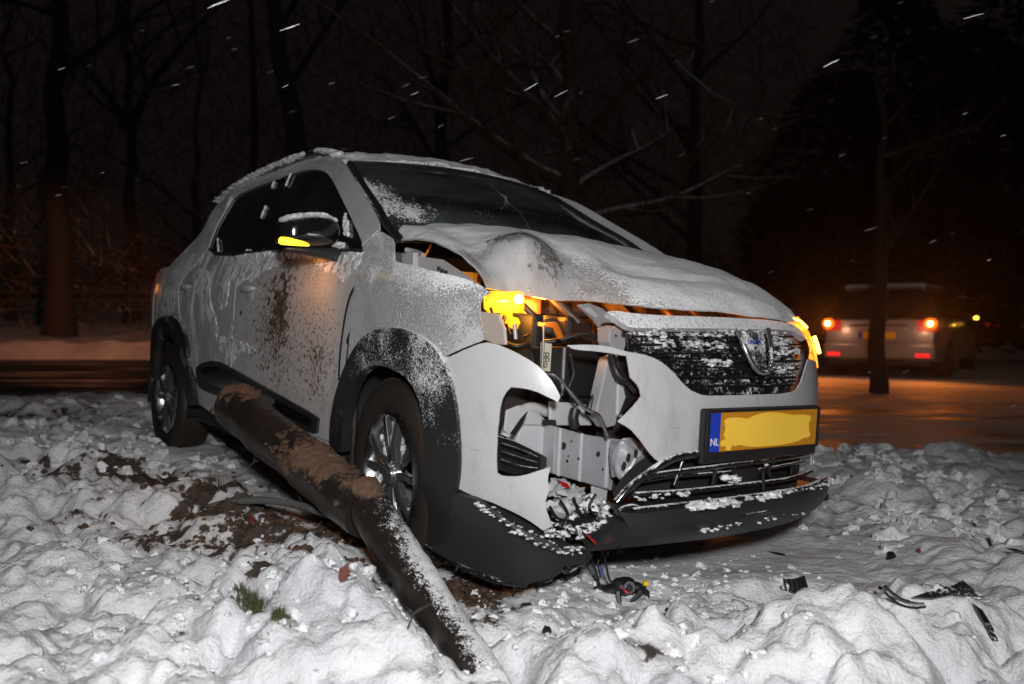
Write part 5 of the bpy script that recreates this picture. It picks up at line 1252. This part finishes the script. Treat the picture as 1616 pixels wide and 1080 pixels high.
# ================================================================== things around the car
def pole_mesh():
    root = empty('fallen_post', (-.43, 2.30, .30)); tag(root, 'broken black steel post caked with orange clay, lying across the front wheel', 'post')
    m, ns, ls, b = newmat('post_tar_clay')
    co = coords(ns, ls); at = N(ns, 'ShaderNodeAttribute', attribute_name='clay'); n = noise_n(ns, ls, co, 9, 6, .7); n2 = noise_n(ns, ls, co, 60, 4, .7); n3 = noise_n(ns, ls, co, 220, 2, .6)
    q = mth(ns, ls, 'ADD', at.outputs['Fac'], mth(ns, ls, 'MULTIPLY', mth(ns, ls, 'SUBTRACT', n, .5), 1.5))
    mk_ = ramp(ns, ls, q, [(.50, 0), (.60, 1)])
    clay = mixc(ns, ls, n2, (.05, .026, .015), (.24, .14, .085)); bc = mixc(ns, ls, noise_n(ns, ls, coords(ns, ls, (1, 1, 1)), 30, 6, .75), (.004, .004, .004), (.040, .030, .024))
    c = mixc(ns, ls, mk_, bc, clay)
    a2 = N(ns, 'ShaderNodeAttribute', attribute_name='snow'); nz = normal_z(ns, ls)[2]
    s = mth(ns, ls, 'ADD', mth(ns, ls, 'MULTIPLY', a2.outputs['Fac'], .62), mth(ns, ls, 'MULTIPLY', mth(ns, ls, 'SUBTRACT', n3, .5), 1.1))
    s = mth(ns, ls, 'ADD', s, mth(ns, ls, 'MULTIPLY', mth(ns, ls, 'SUBTRACT', n2, .5), 1.1)); s = mth(ns, ls, 'ADD', s, mth(ns, ls, 'MULTIPLY', mth(ns, ls, 'SUBTRACT', n, .5), .5))
    sm = ramp(ns, ls, s, [(.44, 0), (.52, 1)])
    ls.new(mixc(ns, ls, sm, c, SNOWC), b.inputs['Base Color']); ls.new(ramp(ns, ls, mth(ns, ls, 'MAXIMUM', mk_, sm), [(0, .36), (1, .85)]), b.inputs['Roughness'])
    h = mth(ns, ls, 'ADD', mth(ns, ls, 'MULTIPLY', mk_, mth(ns, ls, 'ADD', n2, .5)), mth(ns, ls, 'MULTIPLY', sm, n3)); bump(ns, ls, h, .9, .008, b)
    def seg(name, A, B_, r0, r1, clayf, snowf, sag=0, endcap=True, blend=1):
        n = 90; k = 44; V = []; cl = []; sn = []; ax = (B_-A).normalized(); u = ax.cross(Vector((0, 0, 1))).normalized(); w_ = u.cross(ax)
        for i in range(n+1):
            t = i/n; c = A.lerp(B_, t); r_ = lerp(r0, r1, t)
            for j in range(k):
                a = 2*math.pi*j/k; d = u*math.cos(a)+w_*math.sin(a); p = c+d*r_
                cf = clayf(t, d, p); bumpy = max(0, cf-.35)*.022*(1+noise.noise(p*26))+.006*noise.noise(p*7)+.003*noise.noise(p*30)
                p = p+d*bumpy; V.append(p-root.location); cl.append(cf); sn.append(snowf(t, d))
        Fc = [(i*k+j, i*k+(j+1) % k, (i+1)*k+(j+1) % k, (i+1)*k+j) for i in range(n) for j in range(k)]
        for (c, base) in ((A, 0), (B_, n*k)):
            q = len(V); V.append(c-root.location+ax*(.004 if base == 0 else 0)); cl.append(.7); sn.append(0)
            for j in range(k): Fc.append((q, base+(j+1) % k, base+j) if base == 0 else (q, base+j, base+(j+1) % k))
        o = mk(name, V, Fc, m, root); me = o.data
        bm = bmesh.new(); bm.from_mesh(me); bmesh.ops.recalc_face_normals(bm, faces=bm.faces); bm.to_mesh(me); bm.free(); me.set_sharp_from_angle(angle=math.radians(50))
        for nm, arr in (('clay', cl), ('snow', sn)): at_ = me.attributes.new(nm, 'FLOAT', 'POINT'); at_.data.foreach_set('value', arr)
        return o
    A = wat(374, 643, 3.22); J = wat(580, 812, 2.42); J2 = wat(570, 785, 2.46); E_ = wat(772, 1088, 1.86)
    top = Vector((.25, -.6, .75)).normalized()
    def c1(t, d, p): return .18+.62*max(0, d.dot(top))*(math.exp(-((t-.05)/.14)**2)+math.exp(-((t-.75)/.22)**2)*1.1)+.40*math.exp(-((t-.62)/.09)**2)*(1-abs(d.dot(top)))
    def c2(t, d, p): return .12+.62*max(0, d.dot(top))*math.exp(-((t-.05)/.16)**2)
    seg('post_base', A, J, .089, .075, c1, lambda t, d: .25*max(0, d.z)*(t > .7)+.1*math.exp(-(t/.05)**2))
    s2 = seg('post_shaft', J2, E_, .063, .050, c2, lambda t, d: max(0, d.dot(Vector((.75, -.2, .6)))+.12)*(.25+.9*min(1, t*2.2))*1.0)
    # ragged lip and torn roots at the upper end
    rg = MB()
    for k in range(38):
        a = random.uniform(0, 6.28); ax = (J-A).normalized(); u = ax.cross(Vector((0, 0, 1))).normalized(); w_ = u.cross(ax)
        c = A+(u*math.cos(a)+w_*math.sin(a))*.09+ax*random.uniform(0, .05)-root.location
        if math.sin(a) < -.1: continue
        rg.sphere(c, random.uniform(.006, .018), 7, (1, 1, .8), .8, k)
    for k in range(60):
        t = random.uniform(.45, .95); ax = (J-A).normalized(); u = ax.cross(Vector((0, 0, 1))).normalized(); w_ = u.cross(ax); a = random.uniform(.2, 2.6)
        rg.sphere(A.lerp(J, t)+(u*math.cos(a)+w_*math.sin(a))*lerp(.092, .078, t)-root.location, random.uniform(.005, .015), 7, (1, 1, .8), .8, k)
    o = rg.build('clay_lumps', M['soil'], root); o['kind'] = 'stuff'
    rt = MB()
    for k in range(26):
        t = random.uniform(.4, .9); c = A.lerp(J, t)-root.location; ax = (J-A).normalized(); u = ax.cross(Vector((0, 0, 1))).normalized()
        s = -1 if random.random() < .8 else 1
        p0 = c+u*s*.094*(1 if s > 0 else 1)+Vector((0, 0, random.uniform(-.05, .02))); rt.tube([p0, p0+Vector((random.uniform(-.02, .02), -.012, random.uniform(-.03, .012))), p0+Vector((random.uniform(-.04, .04), -.02, random.uniform(-.05, .01)))], .0012, 3, False)
    o = rt.build('torn_roots', M['twig'], root); o['kind'] = 'stuff'
    return root
pole_mesh()
def wtube(name, pts, r, mat, label, cat, n=8, group=None):
    t = MB(); P = smooth_curve(pts, 8); c = P[0].copy(); t.tube([p-c for p in P], r, n); o = t.build(name, M[mat]); o.location = c; tag(o, label, cat, group); return o
M['hose'] = mat_snow_on('frosted_cable', (.13, .13, .125), .55, speck=220, amount=.02, zgain=.35, patch=10)
def ray_ground(px, py):
    o, d = world_ray(px, py); t = 1.2/d.y
    while t*d.y < 8:
        p = o+d*t
        if p.z <= gz(p.x, p.y): return p.x, p.y
        t += .006
    return gp(px, py)
def wg(px, py, lift=0, depth=None):
    x, y = ray_ground(px, py)
    return Vector((x, y, gz(x, y)+lift))
wtube('cable', [wg(285, 835, -.03), wat(305, 815, 3.05), wat(345, 797, 3.0), wat(400, 790, 2.93), wat(450, 793, 2.85), wat(500, 806, 2.72), wat(545, 821, 2.62), wat(600, 845, 2.5)], .0135, 'hose', 'thick grey cable torn out of the ground, arching beneath the fallen post', 'cable', 12)
# twigs
for k, (px, py, dx, dy, L, lb) in enumerate([(300, 815, .02, 0, .10, 'forked twig sticking up at the cable\'s left end'), (345, 780, .0, .0, .06, 'short dark twig standing in the snow behind the cable'), (424, 778, .01, 0, .05, 'small twig standing behind the middle of the cable'), (640, 990, .06, 0, .05, 'thin twig in the snow beside the lower post')]):
    c = wg(px, py); t = MB(); P = [Vector((0, 0, -.02)), Vector((dx*.3, 0, L*.5)), Vector((dx, 0, L))]; t.tube(P, [.003, .0022, .001], 5); t.tube([P[1], P[1]+Vector((.018, 0, L*.3))], [.002, .0007], 4); t.tube([P[1]*.7, P[1]*.7+Vector((-.016, 0, L*.25))], [.002, .0007], 4)
    o = t.build('twig', M['twig']); o.location = c; tag(o, lb, 'twig', 'twigs in the churned snow')
def shard(name, px, py, shape, th, mat, label, cat, rot=(0, 0, 0), lift=.01, children=None, group=None):
    """a broken flat piece; shape in metres"""
    c = wg(px, py, lift); n = len(shape); V = [Vector((x, y, .004*math.sin(x*60))) for x, y in shape]+[Vector((x, y, -th)) for x, y in shape]
    o = mk(name, V, [tuple(range(n)), tuple(reversed(range(n, 2*n)))]+[(i, i+n, (i+1) % n+n, (i+1) % n) for i in range(n)], M[mat], None, False)
    bevel_mod(o, .0015, 1); o.location = c; o.rotation_euler = [math.radians(a) for a in rot]; tag(o, label, cat, group); return o
G_ = 'broken bits of car in the snow'
d1 = shard('plastic_fragment', 1251, 938, [(-.048, -.016), (-.03, .02), (.01, .022), (.046, .034), (.05, 0), (.040, -.024), (.0, -.026), (-.012, -.018)], .012, 'black', 'chunky dark grey fragment alone in the snow, right of the fog lamp', 'debris', (52, 4, 6), .018, group=G_)
for k in range(5):
    t = MB(); t.box((-.03+k*.016, -.02, .002), (-.026+k*.016, .018, .010)); o = t.build('rib', M['black'], d1, smooth=False)
shard('plastic_fragment', 1502, 955, [(-.10, -.006), (-.06, .006), (-.025, .030), (.0, .018), (.035, .034), (.055, .01), (.075, -.012), (.0, -.004), (-.05, -.012)], .01, 'glossbar', 'long jagged black shard lying behind the right snow lump', 'debris', (48, -6, -10), .03, group=G_)
shard('plastic_fragment', 1556, 1000, [(-.012, .05), (.006, .03), (.014, -.01), (.012, -.05), (-.004, -.045), (-.006, 0)], .008, 'glossbar', 'narrow black sliver standing in the snow at the lower right', 'debris', (60, 0, 24), .02, group=G_)
shard('plastic_fragment', 1405, 885, [(-.022, -.012), (-.008, .004), (.0, .018), (.018, .012), (.02, -.006), (.004, -.012)], .006, 'black', 'small dark chip on the slope beneath the right-hand blocks of snow', 'debris', (45, 0, 12), .015, group=G_)
shard('plastic_fragment', 1104, 862, [(-.012, -.004), (0, .008), (.014, .004), (.008, -.007)], .005, 'black', 'tiny black chip on the crust just under the splitter', 'debris', (30, 0, 0), .008, group=G_)
shard('plastic_fragment', 1226, 876, [(-.030, .008), (-.02, .010), (.018, -.004), (.03, -.012), (.0, -.006)], .004, 'black', 'thin black sliver on the smooth crust below the number plate', 'debris', (20, 0, -18), .008, group=G_)
shard('plastic_fragment', 1603, 875, [(-.03, .008), (0, .004), (.03, -.02), (.0, -.012)], .006, 'black', 'black splinter at the right edge of the picture', 'debris', (30, 0, -10), .015, group=G_)
shard('plastic_fragment', 862, 1000, [(-.012, -.01), (-.004, .012), (.01, .006), (.014, -.008)], .006, 'black', 'small dark crumb in the snow right of the post\'s buried end', 'debris', (40, 0, 0), .01, group=G_)
shard('plastic_fragment', 830, 960, [(-.018, -.004), (-.01, .008), (.01, .006), (.018, -.004)], .006, 'black', 'dark crumb below the cracked bumper corner', 'debris', (30, 0, 0), .008, group=G_)
# curved clear lens strip beside the shard
cl = wg(1428, 962, .02); t = MB(); t.tube([Vector((-.055+.011*k, 0, .022*((k-6)/6)**2)) for k in range(10)], .0045, 6); o = t.build('lens_strip', M['chrome']); o.location = cl; o.rotation_euler = (0, .25, -.1); tag(o, 'curved grey lens strip in the snow in front of the jagged shard', 'debris', G_)
t = MB(); t.tube([Vector((-.05+.011*k, 0, -.012+.020*((k-5)/5)**2)) for k in range(10)], .0035, 6); t.build('black_edge', M['black'], o)
# torn-off fog lamp with its wires
fc = wg(985, 945, .035)
fog = empty('fog_lamp', fc); tag(fog, 'torn-off black fog lamp lying in the snow, with red and black wires', 'lamp')
t = MB(); t.sphere((0, 0, .0), .034, 16, (1.15, 1, .8), .2, 3); t.sphere((.034, 0, -.004), .020, 12, (1.2, 1, .8)); t.sphere((-.035, .0, -.008), .022, 12, (1.6, 1, .6), .3, 5); t.build('lamp_body', M['black'], fog)
t = MB(); t.tube([(.008, -.030, .006), (.010, -.040, .008)], [.019, .018], 18); t.build('lens', M['alloy_edge'], fog)
t = MB(); t.tube([(.008, -.040, .006), (.0085, -.0425, .0065)], [.012, .012], 16); t.build('lens_centre', M['black'], fog)
for s in ([(-.045, 0, -.005), (-.075, .0, .0), (-.09, .01, -.012)], [(-.02, -.02, -.01), (-.018, -.035, -.045)], [(.05, -.02, -.01), (.02, -.03, -.035), (-.01, -.035, -.062)], [(.05, -.015, -.005), (.068, -.02, -.012), (.072, -.015, -.028)]):
    t = MB(); t.tube([Vector(p) for p in s], [.009, .006, .003][:len(s)], 6); t.build('mounting_lug', M['black'], fog)
t = MB(); t.box((-.008, -.008, -.007), (.008, .008, .007)); o = t.build('yellow_plug', M['yellow'], fog, smooth=False); o.location = (.062, -.012, .012); o.rotation_euler = (0, .3, .2); bevel_mod(o, .002)
def fwire(name, pts, r, mat):
    t = MB(); t.tube([p-fc for p in smooth_curve(pts, 6)], r, 6); t.build(name, M[mat], fog)
s0 = MCAR @ cpl(922, 840, 0, .62); s1 = MCAR @ cpl(928, 848, 0, .63)
fwire('wire', [s0, MCAR @ cpl(940, 858, 0, .68), wat(949, 868, fc.y-.02)], .0032, 'red')
fwire('wire', [MCAR @ cpl(932, 852, 0, .63), wat(945, 864, fc.y-.02), wat(951, 872, fc.y-.03)], .0026, 'red')
fwire('wire', [wat(949, 868, fc.y-.02), wat(955, 885, fc.y-.02), wat(963, 917, fc.y-.02), fc+Vector((-.015, -.02, .02))], .0035, 'black')
fwire('wire', [s1, wat(925, 860, fc.y+.0), wat(938, 895, fc.y), wat(946, 922, fc.y)], .0038, 'black')
fwire('wire', [wat(951, 878, fc.y-.02), wat(944, 888, fc.y-.03), wat(946, 905, fc.y-.03), wat(948, 912, fc.y-.03)], .0026, 'black')
fwire('wire', [wat(946, 893, fc.y-.035), wat(950, 902, fc.y-.035), wat(947, 910, fc.y-.035)], .002, 'blue')
fwire('wire', [fc+Vector((-.01, -.035, .01)), fc+Vector((-.002, -.046, -.002)), fc+Vector((.012, -.045, -.006))], .003, 'red')
# leaves
for k, (px, py, s, lb) in enumerate([(543, 928, .024, 'dark red-brown leaf in the snow left of the lower post'), (396, 830, .022, 'reddish leaf under the arching cable'), (362, 832, .02, 'curled red leaf left of the cable\'s middle'), (1450, 878, .012, 'tiny brown leaf among the blocks on the right')]):
    pts = [(0, -1), (.5, -.5), (.45, 0), (.7, .3), (.3, .5), (0, 1.1), (-.35, .45), (-.6, .25), (-.45, -.2), (-.4, -.6)]
    V = [Vector((x*s, y*s, .25*s*abs(x))) for x, y in pts]; V2 = V+[v-Vector((0, 0, .0006)) for v in V]; n = len(V)
    o = mk('leaf', V2, [tuple(range(n)), tuple(reversed(range(n, 2*n)))]+[(i, i+n, (i+1) % n+n, (i+1) % n) for i in range(n)], M['leafm'], None, False); o.location = wg(px, py, .02); o.rotation_euler = (math.radians(60), .3, k*.9); tag(o, lb, 'leaf', 'fallen leaves')
# grass tufts
def tuft(name, px, py, n, rx, ry, hgt, label):
    c = wg(px, py, -.005); mb = MB()
    for k in range(n):
        a = random.uniform(0, 6.28); q = abs(random.gauss(0, .5)); x, y = math.cos(a)*rx*q, math.sin(a)*ry*q; h = hgt*random.uniform(.4, 1.2)*max(.35, 1-q*.5); dx, dy = random.gauss(0, .4)*h, random.gauss(-.15, .4)*h; w_ = .0011
        z0 = max(-.05, gz(c.x+x, c.y+y)-c.z-.008)
        p0 = Vector((x, y, z0)); p1 = p0+Vector((dx*.35, dy*.35, h*.65)); p2 = p0+Vector((dx, dy, h*random.uniform(.6, 1)))
        s = Vector((w_, 0, 0)); mb.add([p0-s, p0+s, p1+s*.8, p1-s*.8, p2], [(0, 1, 2, 3), (3, 2, 4)])
    o = mb.build(name, M['grass'], smooth=False); o.location = c; tag(o, label, 'grass', kind='stuff')
tuft('grass_tuft', 405, 968, 1100, .075, .05, .045, 'larger frosted green grass tuft poking through the snow')
tuft('grass_tuft', 440, 975, 260, .03, .03, .04, 'smaller grass tuft just right of the larger one')
tuft('grass_tuft', 290, 1003, 260, .05, .022, .02, 'matted grass showing at the edge of a snow lump')
# soil clods and loose snow crumbs
def scatter(name, mat, zones, n, rmin, rmax, kindlabel, lift=.2, seed=5, cat='snow'):
    rng = random.Random(seed); mb = MB()
    for k in range(n):
        (px, py, sx, sy) = rng.choice(zones); x, y = gp(px, py); x += rng.gauss(0, sx); y += rng.gauss(0, sy)
        if y < 1.5: continue
        r_ = rmin+(rmax-rmin)*rng.random()**2.6; mb.sphere((x, y, gz(x, y)+r_*lift), r_, 18 if r_ > .03 else 12 if r_ > .015 else (9 if r_ > .008 else 7), (1, rng.uniform(.7, 1.1), rng.uniform(.6, .9)), .8, k*.37)
    o = mb.build(name, mat); tag(o, kindlabel, cat, kind='stuff'); return o
M['lsnow'] = mat_snow_on('loose_snow', SNOWC, .8, speck=90, amount=.6, zgain=.4, relief=1.4)
scatter('soil_clods', M['soil'], [(215, 790, .28, .14), (390, 850, .2, .14), (505, 872, .1, .06), (530, 930, .07, .1), (740, 920, .08, .12), (350, 880, .2, .1)], 1500, .002, .016, 'dark clay crumbs strewn around the torn-out post', .0, 5, 'soil')
scatter('plastic_crumbs', M['black'], [(900, 925, .25, .12), (1250, 930, .3, .15), (700, 900, .15, .1), (1450, 950, .2, .1), (500, 900, .3, .2)], 110, .002, .008, 'tiny black plastic crumbs sprinkled on the snow around the wreck', .3, 33, 'debris')
scatter('snow_crumbs', M['lsnow'], [(600, 1000, .5, .3), (350, 930, .4, .3), (1000, 960, .4, .3), (900, 1020, .4, .15), (200, 1000, .3, .2), (1100, 900, .3, .2)], 1500, .003, .020, 'loose crumbs and small clumps of snow on the trodden ground', -.25, 9)
scatter('snow_blocks', M['lsnow'], [(1500, 760, .3, .4), (1480, 820, .25, .25), (1560, 800, .3, .4), (1380, 720, .2, .3)], 260, .012, .075, 'broken blocks of crusted snow heaped on the right', -.2, 12)
scatter('bank_crumbs', M['lsnow'], [(120, 700, 1.2, .9), (60, 760, .7, .6), (220, 740, .5, .6)], 600, .008, .05, 'lumps of snow thrown up along the road bank on the left', -.3, 15)
# ------------------------------------------------------------------ parked cars behind
def parked(loc, yaw, label, body, hazards, plate=True):
    root = empty('parked_car', loc, (0, 0, yaw)); tag(root, label, 'car')
    # estate body: x right, y forward (we see its rear at y=0)
    def loft(name, secs, mat, parent):
        V = []; n = len(secs[0][1])
        for y, ring in secs: V += [(x, y, z) for x, z in ring]
        Fc = [(i*n+j, i*n+(j+1) % n, (i+1)*n+(j+1) % n, (i+1)*n+j) for i in range(len(secs)-1) for j in range(n)]; Fc += [tuple(range(n)), tuple(reversed(range((len(secs)-1)*n, len(secs)*n)))]
        o = mk(name, V, Fc, mat, parent); bm = bmesh.new(); bm.from_mesh(o.data); bmesh.ops.recalc_face_normals(bm, faces=bm.faces); bm.to_mesh(o.data); bm.free(); o.data.set_sharp_from_angle(angle=math.radians(45)); bevel_mod(o, .03, 3); return o
    def ring(w, z0, z1, s=.9): return [(-w*.94, z0), (-w, z0+.15), (-w*1.0, z0+.42), (-w*.96, z1-.06), (-w*s, z1), (w*s, z1), (w*.96, z1-.06), (w, z0+.42), (w, z0+.15), (w*.94, z0)]
    loft('body', [(0, ring(.80, .30, .92)), (.12, ring(.86, .26, .97)), (1.0, ring(.89, .22, .96)), (3.0, ring(.89, .22, .93)), (3.9, ring(.87, .24, .80)), (4.35, ring(.76, .3, .68))], body, root)
    def cr_(w, z1): return [(-.80, .90), (-.78, 1.0), (-w, z1-.07), (-w*.8, z1), (w*.8, z1), (w, z1-.07), (.78, 1.0), (.80, .90)]
    loft('cabin', [(.10, cr_(.70, .98)), (.42, cr_(.63, 1.40)), (1.2, cr_(.64, 1.46)), (2.3, cr_(.63, 1.43)), (3.15, cr_(.72, .96))], M['black_gloss'], root)
    t = MB(); t.box((-.60, .40, 1.40), (.60, 2.3, 1.475)); o = t.build('roof', body, root, smooth=False); bevel_mod(o, .03, 3)
    t = MB(); t.box((-.60, .34, 1.44), (.60, 1.9, 1.50)); o = t.build('roof_snow', M['roofsnow'], root, smooth=False); bevel_mod(o, .02, 3)
    def bx(name, lo, hi, mat, bev=.01): t = MB(); t.box(lo, hi); o = t.build(name, mat, root, smooth=False); bevel_mod(o, bev); return o
    bx('rear_window', (-.56, .10, 1.0), (.56, .16, 1.30), M['black_gloss'])
    bx('rear_bumper', (-.84, -.07, .30), (.84, .12, .56), body, .05); bx('bumper_lower', (-.78, -.05, .20), (.78, .1, .31), M['black'], .02)
    bx('boot_handle', (-.45, -.03, .80), (.45, .02, .84), M['chrome'])
    if plate:
        bx('number_plate', (-.29, -.045, .62), (.27, -.035, .73), mat_plain('yellow_plate', (.75, .42, .02), .45), .002); bx('plate_band', (-.29, -.048, .62), (-.225, -.0455, .73), M['blue'], 0)
    for sg in (-1, 1):
        bx('tail_light', (sg*.70-.14, -.02, .74), (sg*.70+.14, .14, .92), emis('tail_red', (1, .03, .02), .25 if hazards else .1, (.3, .01, .01)), .02)
        bx('reflector', (sg*.66-.10, -.085, .34), (sg*.66+.10, -.06, .40), emis('rear_reflector', (1, .02, .02), .9 if hazards else .4, (.4, .01, .01)), .005)
        if hazards:
            t = MB(); t.sphere((sg*.76, -.05, .86), .058, 12, (1, .6, .9)); o = t.build('hazard_lamp', emis('rear_hazard_core', (1, .50, .12), 30), root)
            t = MB(); t.sphere((sg*.76, -.03, .86), .10, 12, (1, .5, .9)); o = t.build('hazard_lens', emis('rear_hazard_lens', (1, .16, .01), 1.4), root)
            lamp('hazard_and_fill_light', (sg*.78, -.14, .86), 60, .05, (1, .24, .03), root, spot=((0, -1, -.10), math.radians(150)))
            lamp('hazard_and_fill_light', (sg*.60, -.45, .75), 2.5, .05, (1, .45, .25), root)  # added fill to brighten the car's rear; no lamp sits here
    if hazards: bx('mirror_indicator', (.97, 2.78, .93), (1.05, 2.84, .98), emis('side_indicator', (1, .5, .03), 12), .01)
    for sg in (-1, 1): bx('door_mirror', (sg*.95-.08, 2.78, .90), (sg*.95+.08, 2.90, 1.04), M['black'], .03)
    for x in (-.80, .80):
        for y in (.85, 3.5):
            t = MB(); t.tube([(x-.1, y, .31), (x+.1, y, .31)], .31, 28); o = t.build('wheel', M['rubber'], root, True)
            t = MB(); t.tube([(x-.108 if x < 0 else x+.1, y, .31), (x-.1 if x < 0 else x+.108, y, .31)], .2, 20); o = t.build('wheel_disc', M['alloy'], root, True)
    return root
silver = mat_plain('silver_paint', (.30, .30, .31), .35, metal=.4, coat=.4); dkp = mat_plain('dark_paint', (.03, .03, .035), .3, coat=.5)
q = wat(1386, 500, 13.3)
parked((q.x, q.y, ROAD_Z), math.radians(-36), 'silver estate car seen from behind with hazard lights flashing', silver, True)
q = wat(1540, 500, 20.5)
parked((q.x-.4, q.y, ROAD_Z), math.radians(-36), 'dark car parked further up the road beyond the silver estate', dkp, False, False)
# lit rear indicator, plus an added strong narrow spot turning the far kerb orange
tlb = MB(); tlb.sphere((0, 0, 0), .03, 10); o = tlb.build('rear_indicator', emis('rear_hazard', (1, .25, .02), 3), car); o.location = (-2.98, -.60, .88)
hp = MCAR @ Vector((-3.1, -.55, .90)); hd = (Vector((-10.3, 19.5, 1.0))-hp).normalized()
lamp('hazard_and_fill_light', hp, 4200, .05, (1, .32, .14), None, spot=(hd, math.radians(22)))
# ------------------------------------------------------------------ falling snow
rng = random.Random(44); mb = MB()
for k in range(150):
    y = rng.uniform(1.6, 9)
    x = rng.uniform(-.64, .64)*y; z = CAMH+rng.uniform(-.2, .42)*y
    if z < 1.45 and -2.4 < x < 1.5 and y < 5.5 and z < CAMH+.28*y: continue
    r_ = rng.uniform(.0009, .0018)*(1+y*.12); a = rng.uniform(.15, .5); d = Vector((math.cos(a), rng.uniform(-.2, .2), math.sin(a)))
    L = r_*rng.uniform(6, 16); c = Vector((x, y, z))
    P = [c+d*L*t+Vector((rng.uniform(-1, 1), 0, rng.uniform(-1, 1)))*r_*.35 for t in (-1, -.5, 0, .5, 1)]
    mb.tube(P, [r_*.3, r_*.8, r_, r_*.8, r_*.3], 6)
o = mb.build('falling_snowflakes', M['lsnow']); tag(o, 'wind-driven snowflakes falling through the night air', 'snow', kind='stuff')

# thin snowy air
if HAZE > 0:
    hz = MB(); hz.box((-60, -3, -1.6), (60, 60, 24)); o = hz.build('haze', None, smooth=False); o['kind'] = 'stuff'; o['label'] = 'thin snowy night air'
    hm = bpy.data.materials.new('snowy_air'); hm.use_nodes = True; hn = hm.node_tree; hn.nodes.remove(hn.nodes['Principled BSDF'])
    pv = hn.nodes.new('ShaderNodeVolumePrincipled'); pv.inputs['Color'].default_value = (.8, .8, .82, 1); pv.inputs['Density'].default_value = HAZE; pv.inputs['Anisotropy'].default_value = .88
    hn.links.new(pv.outputs[0], hn.nodes['Material Output'].inputs['Volume']); o.data.materials.append(hm)
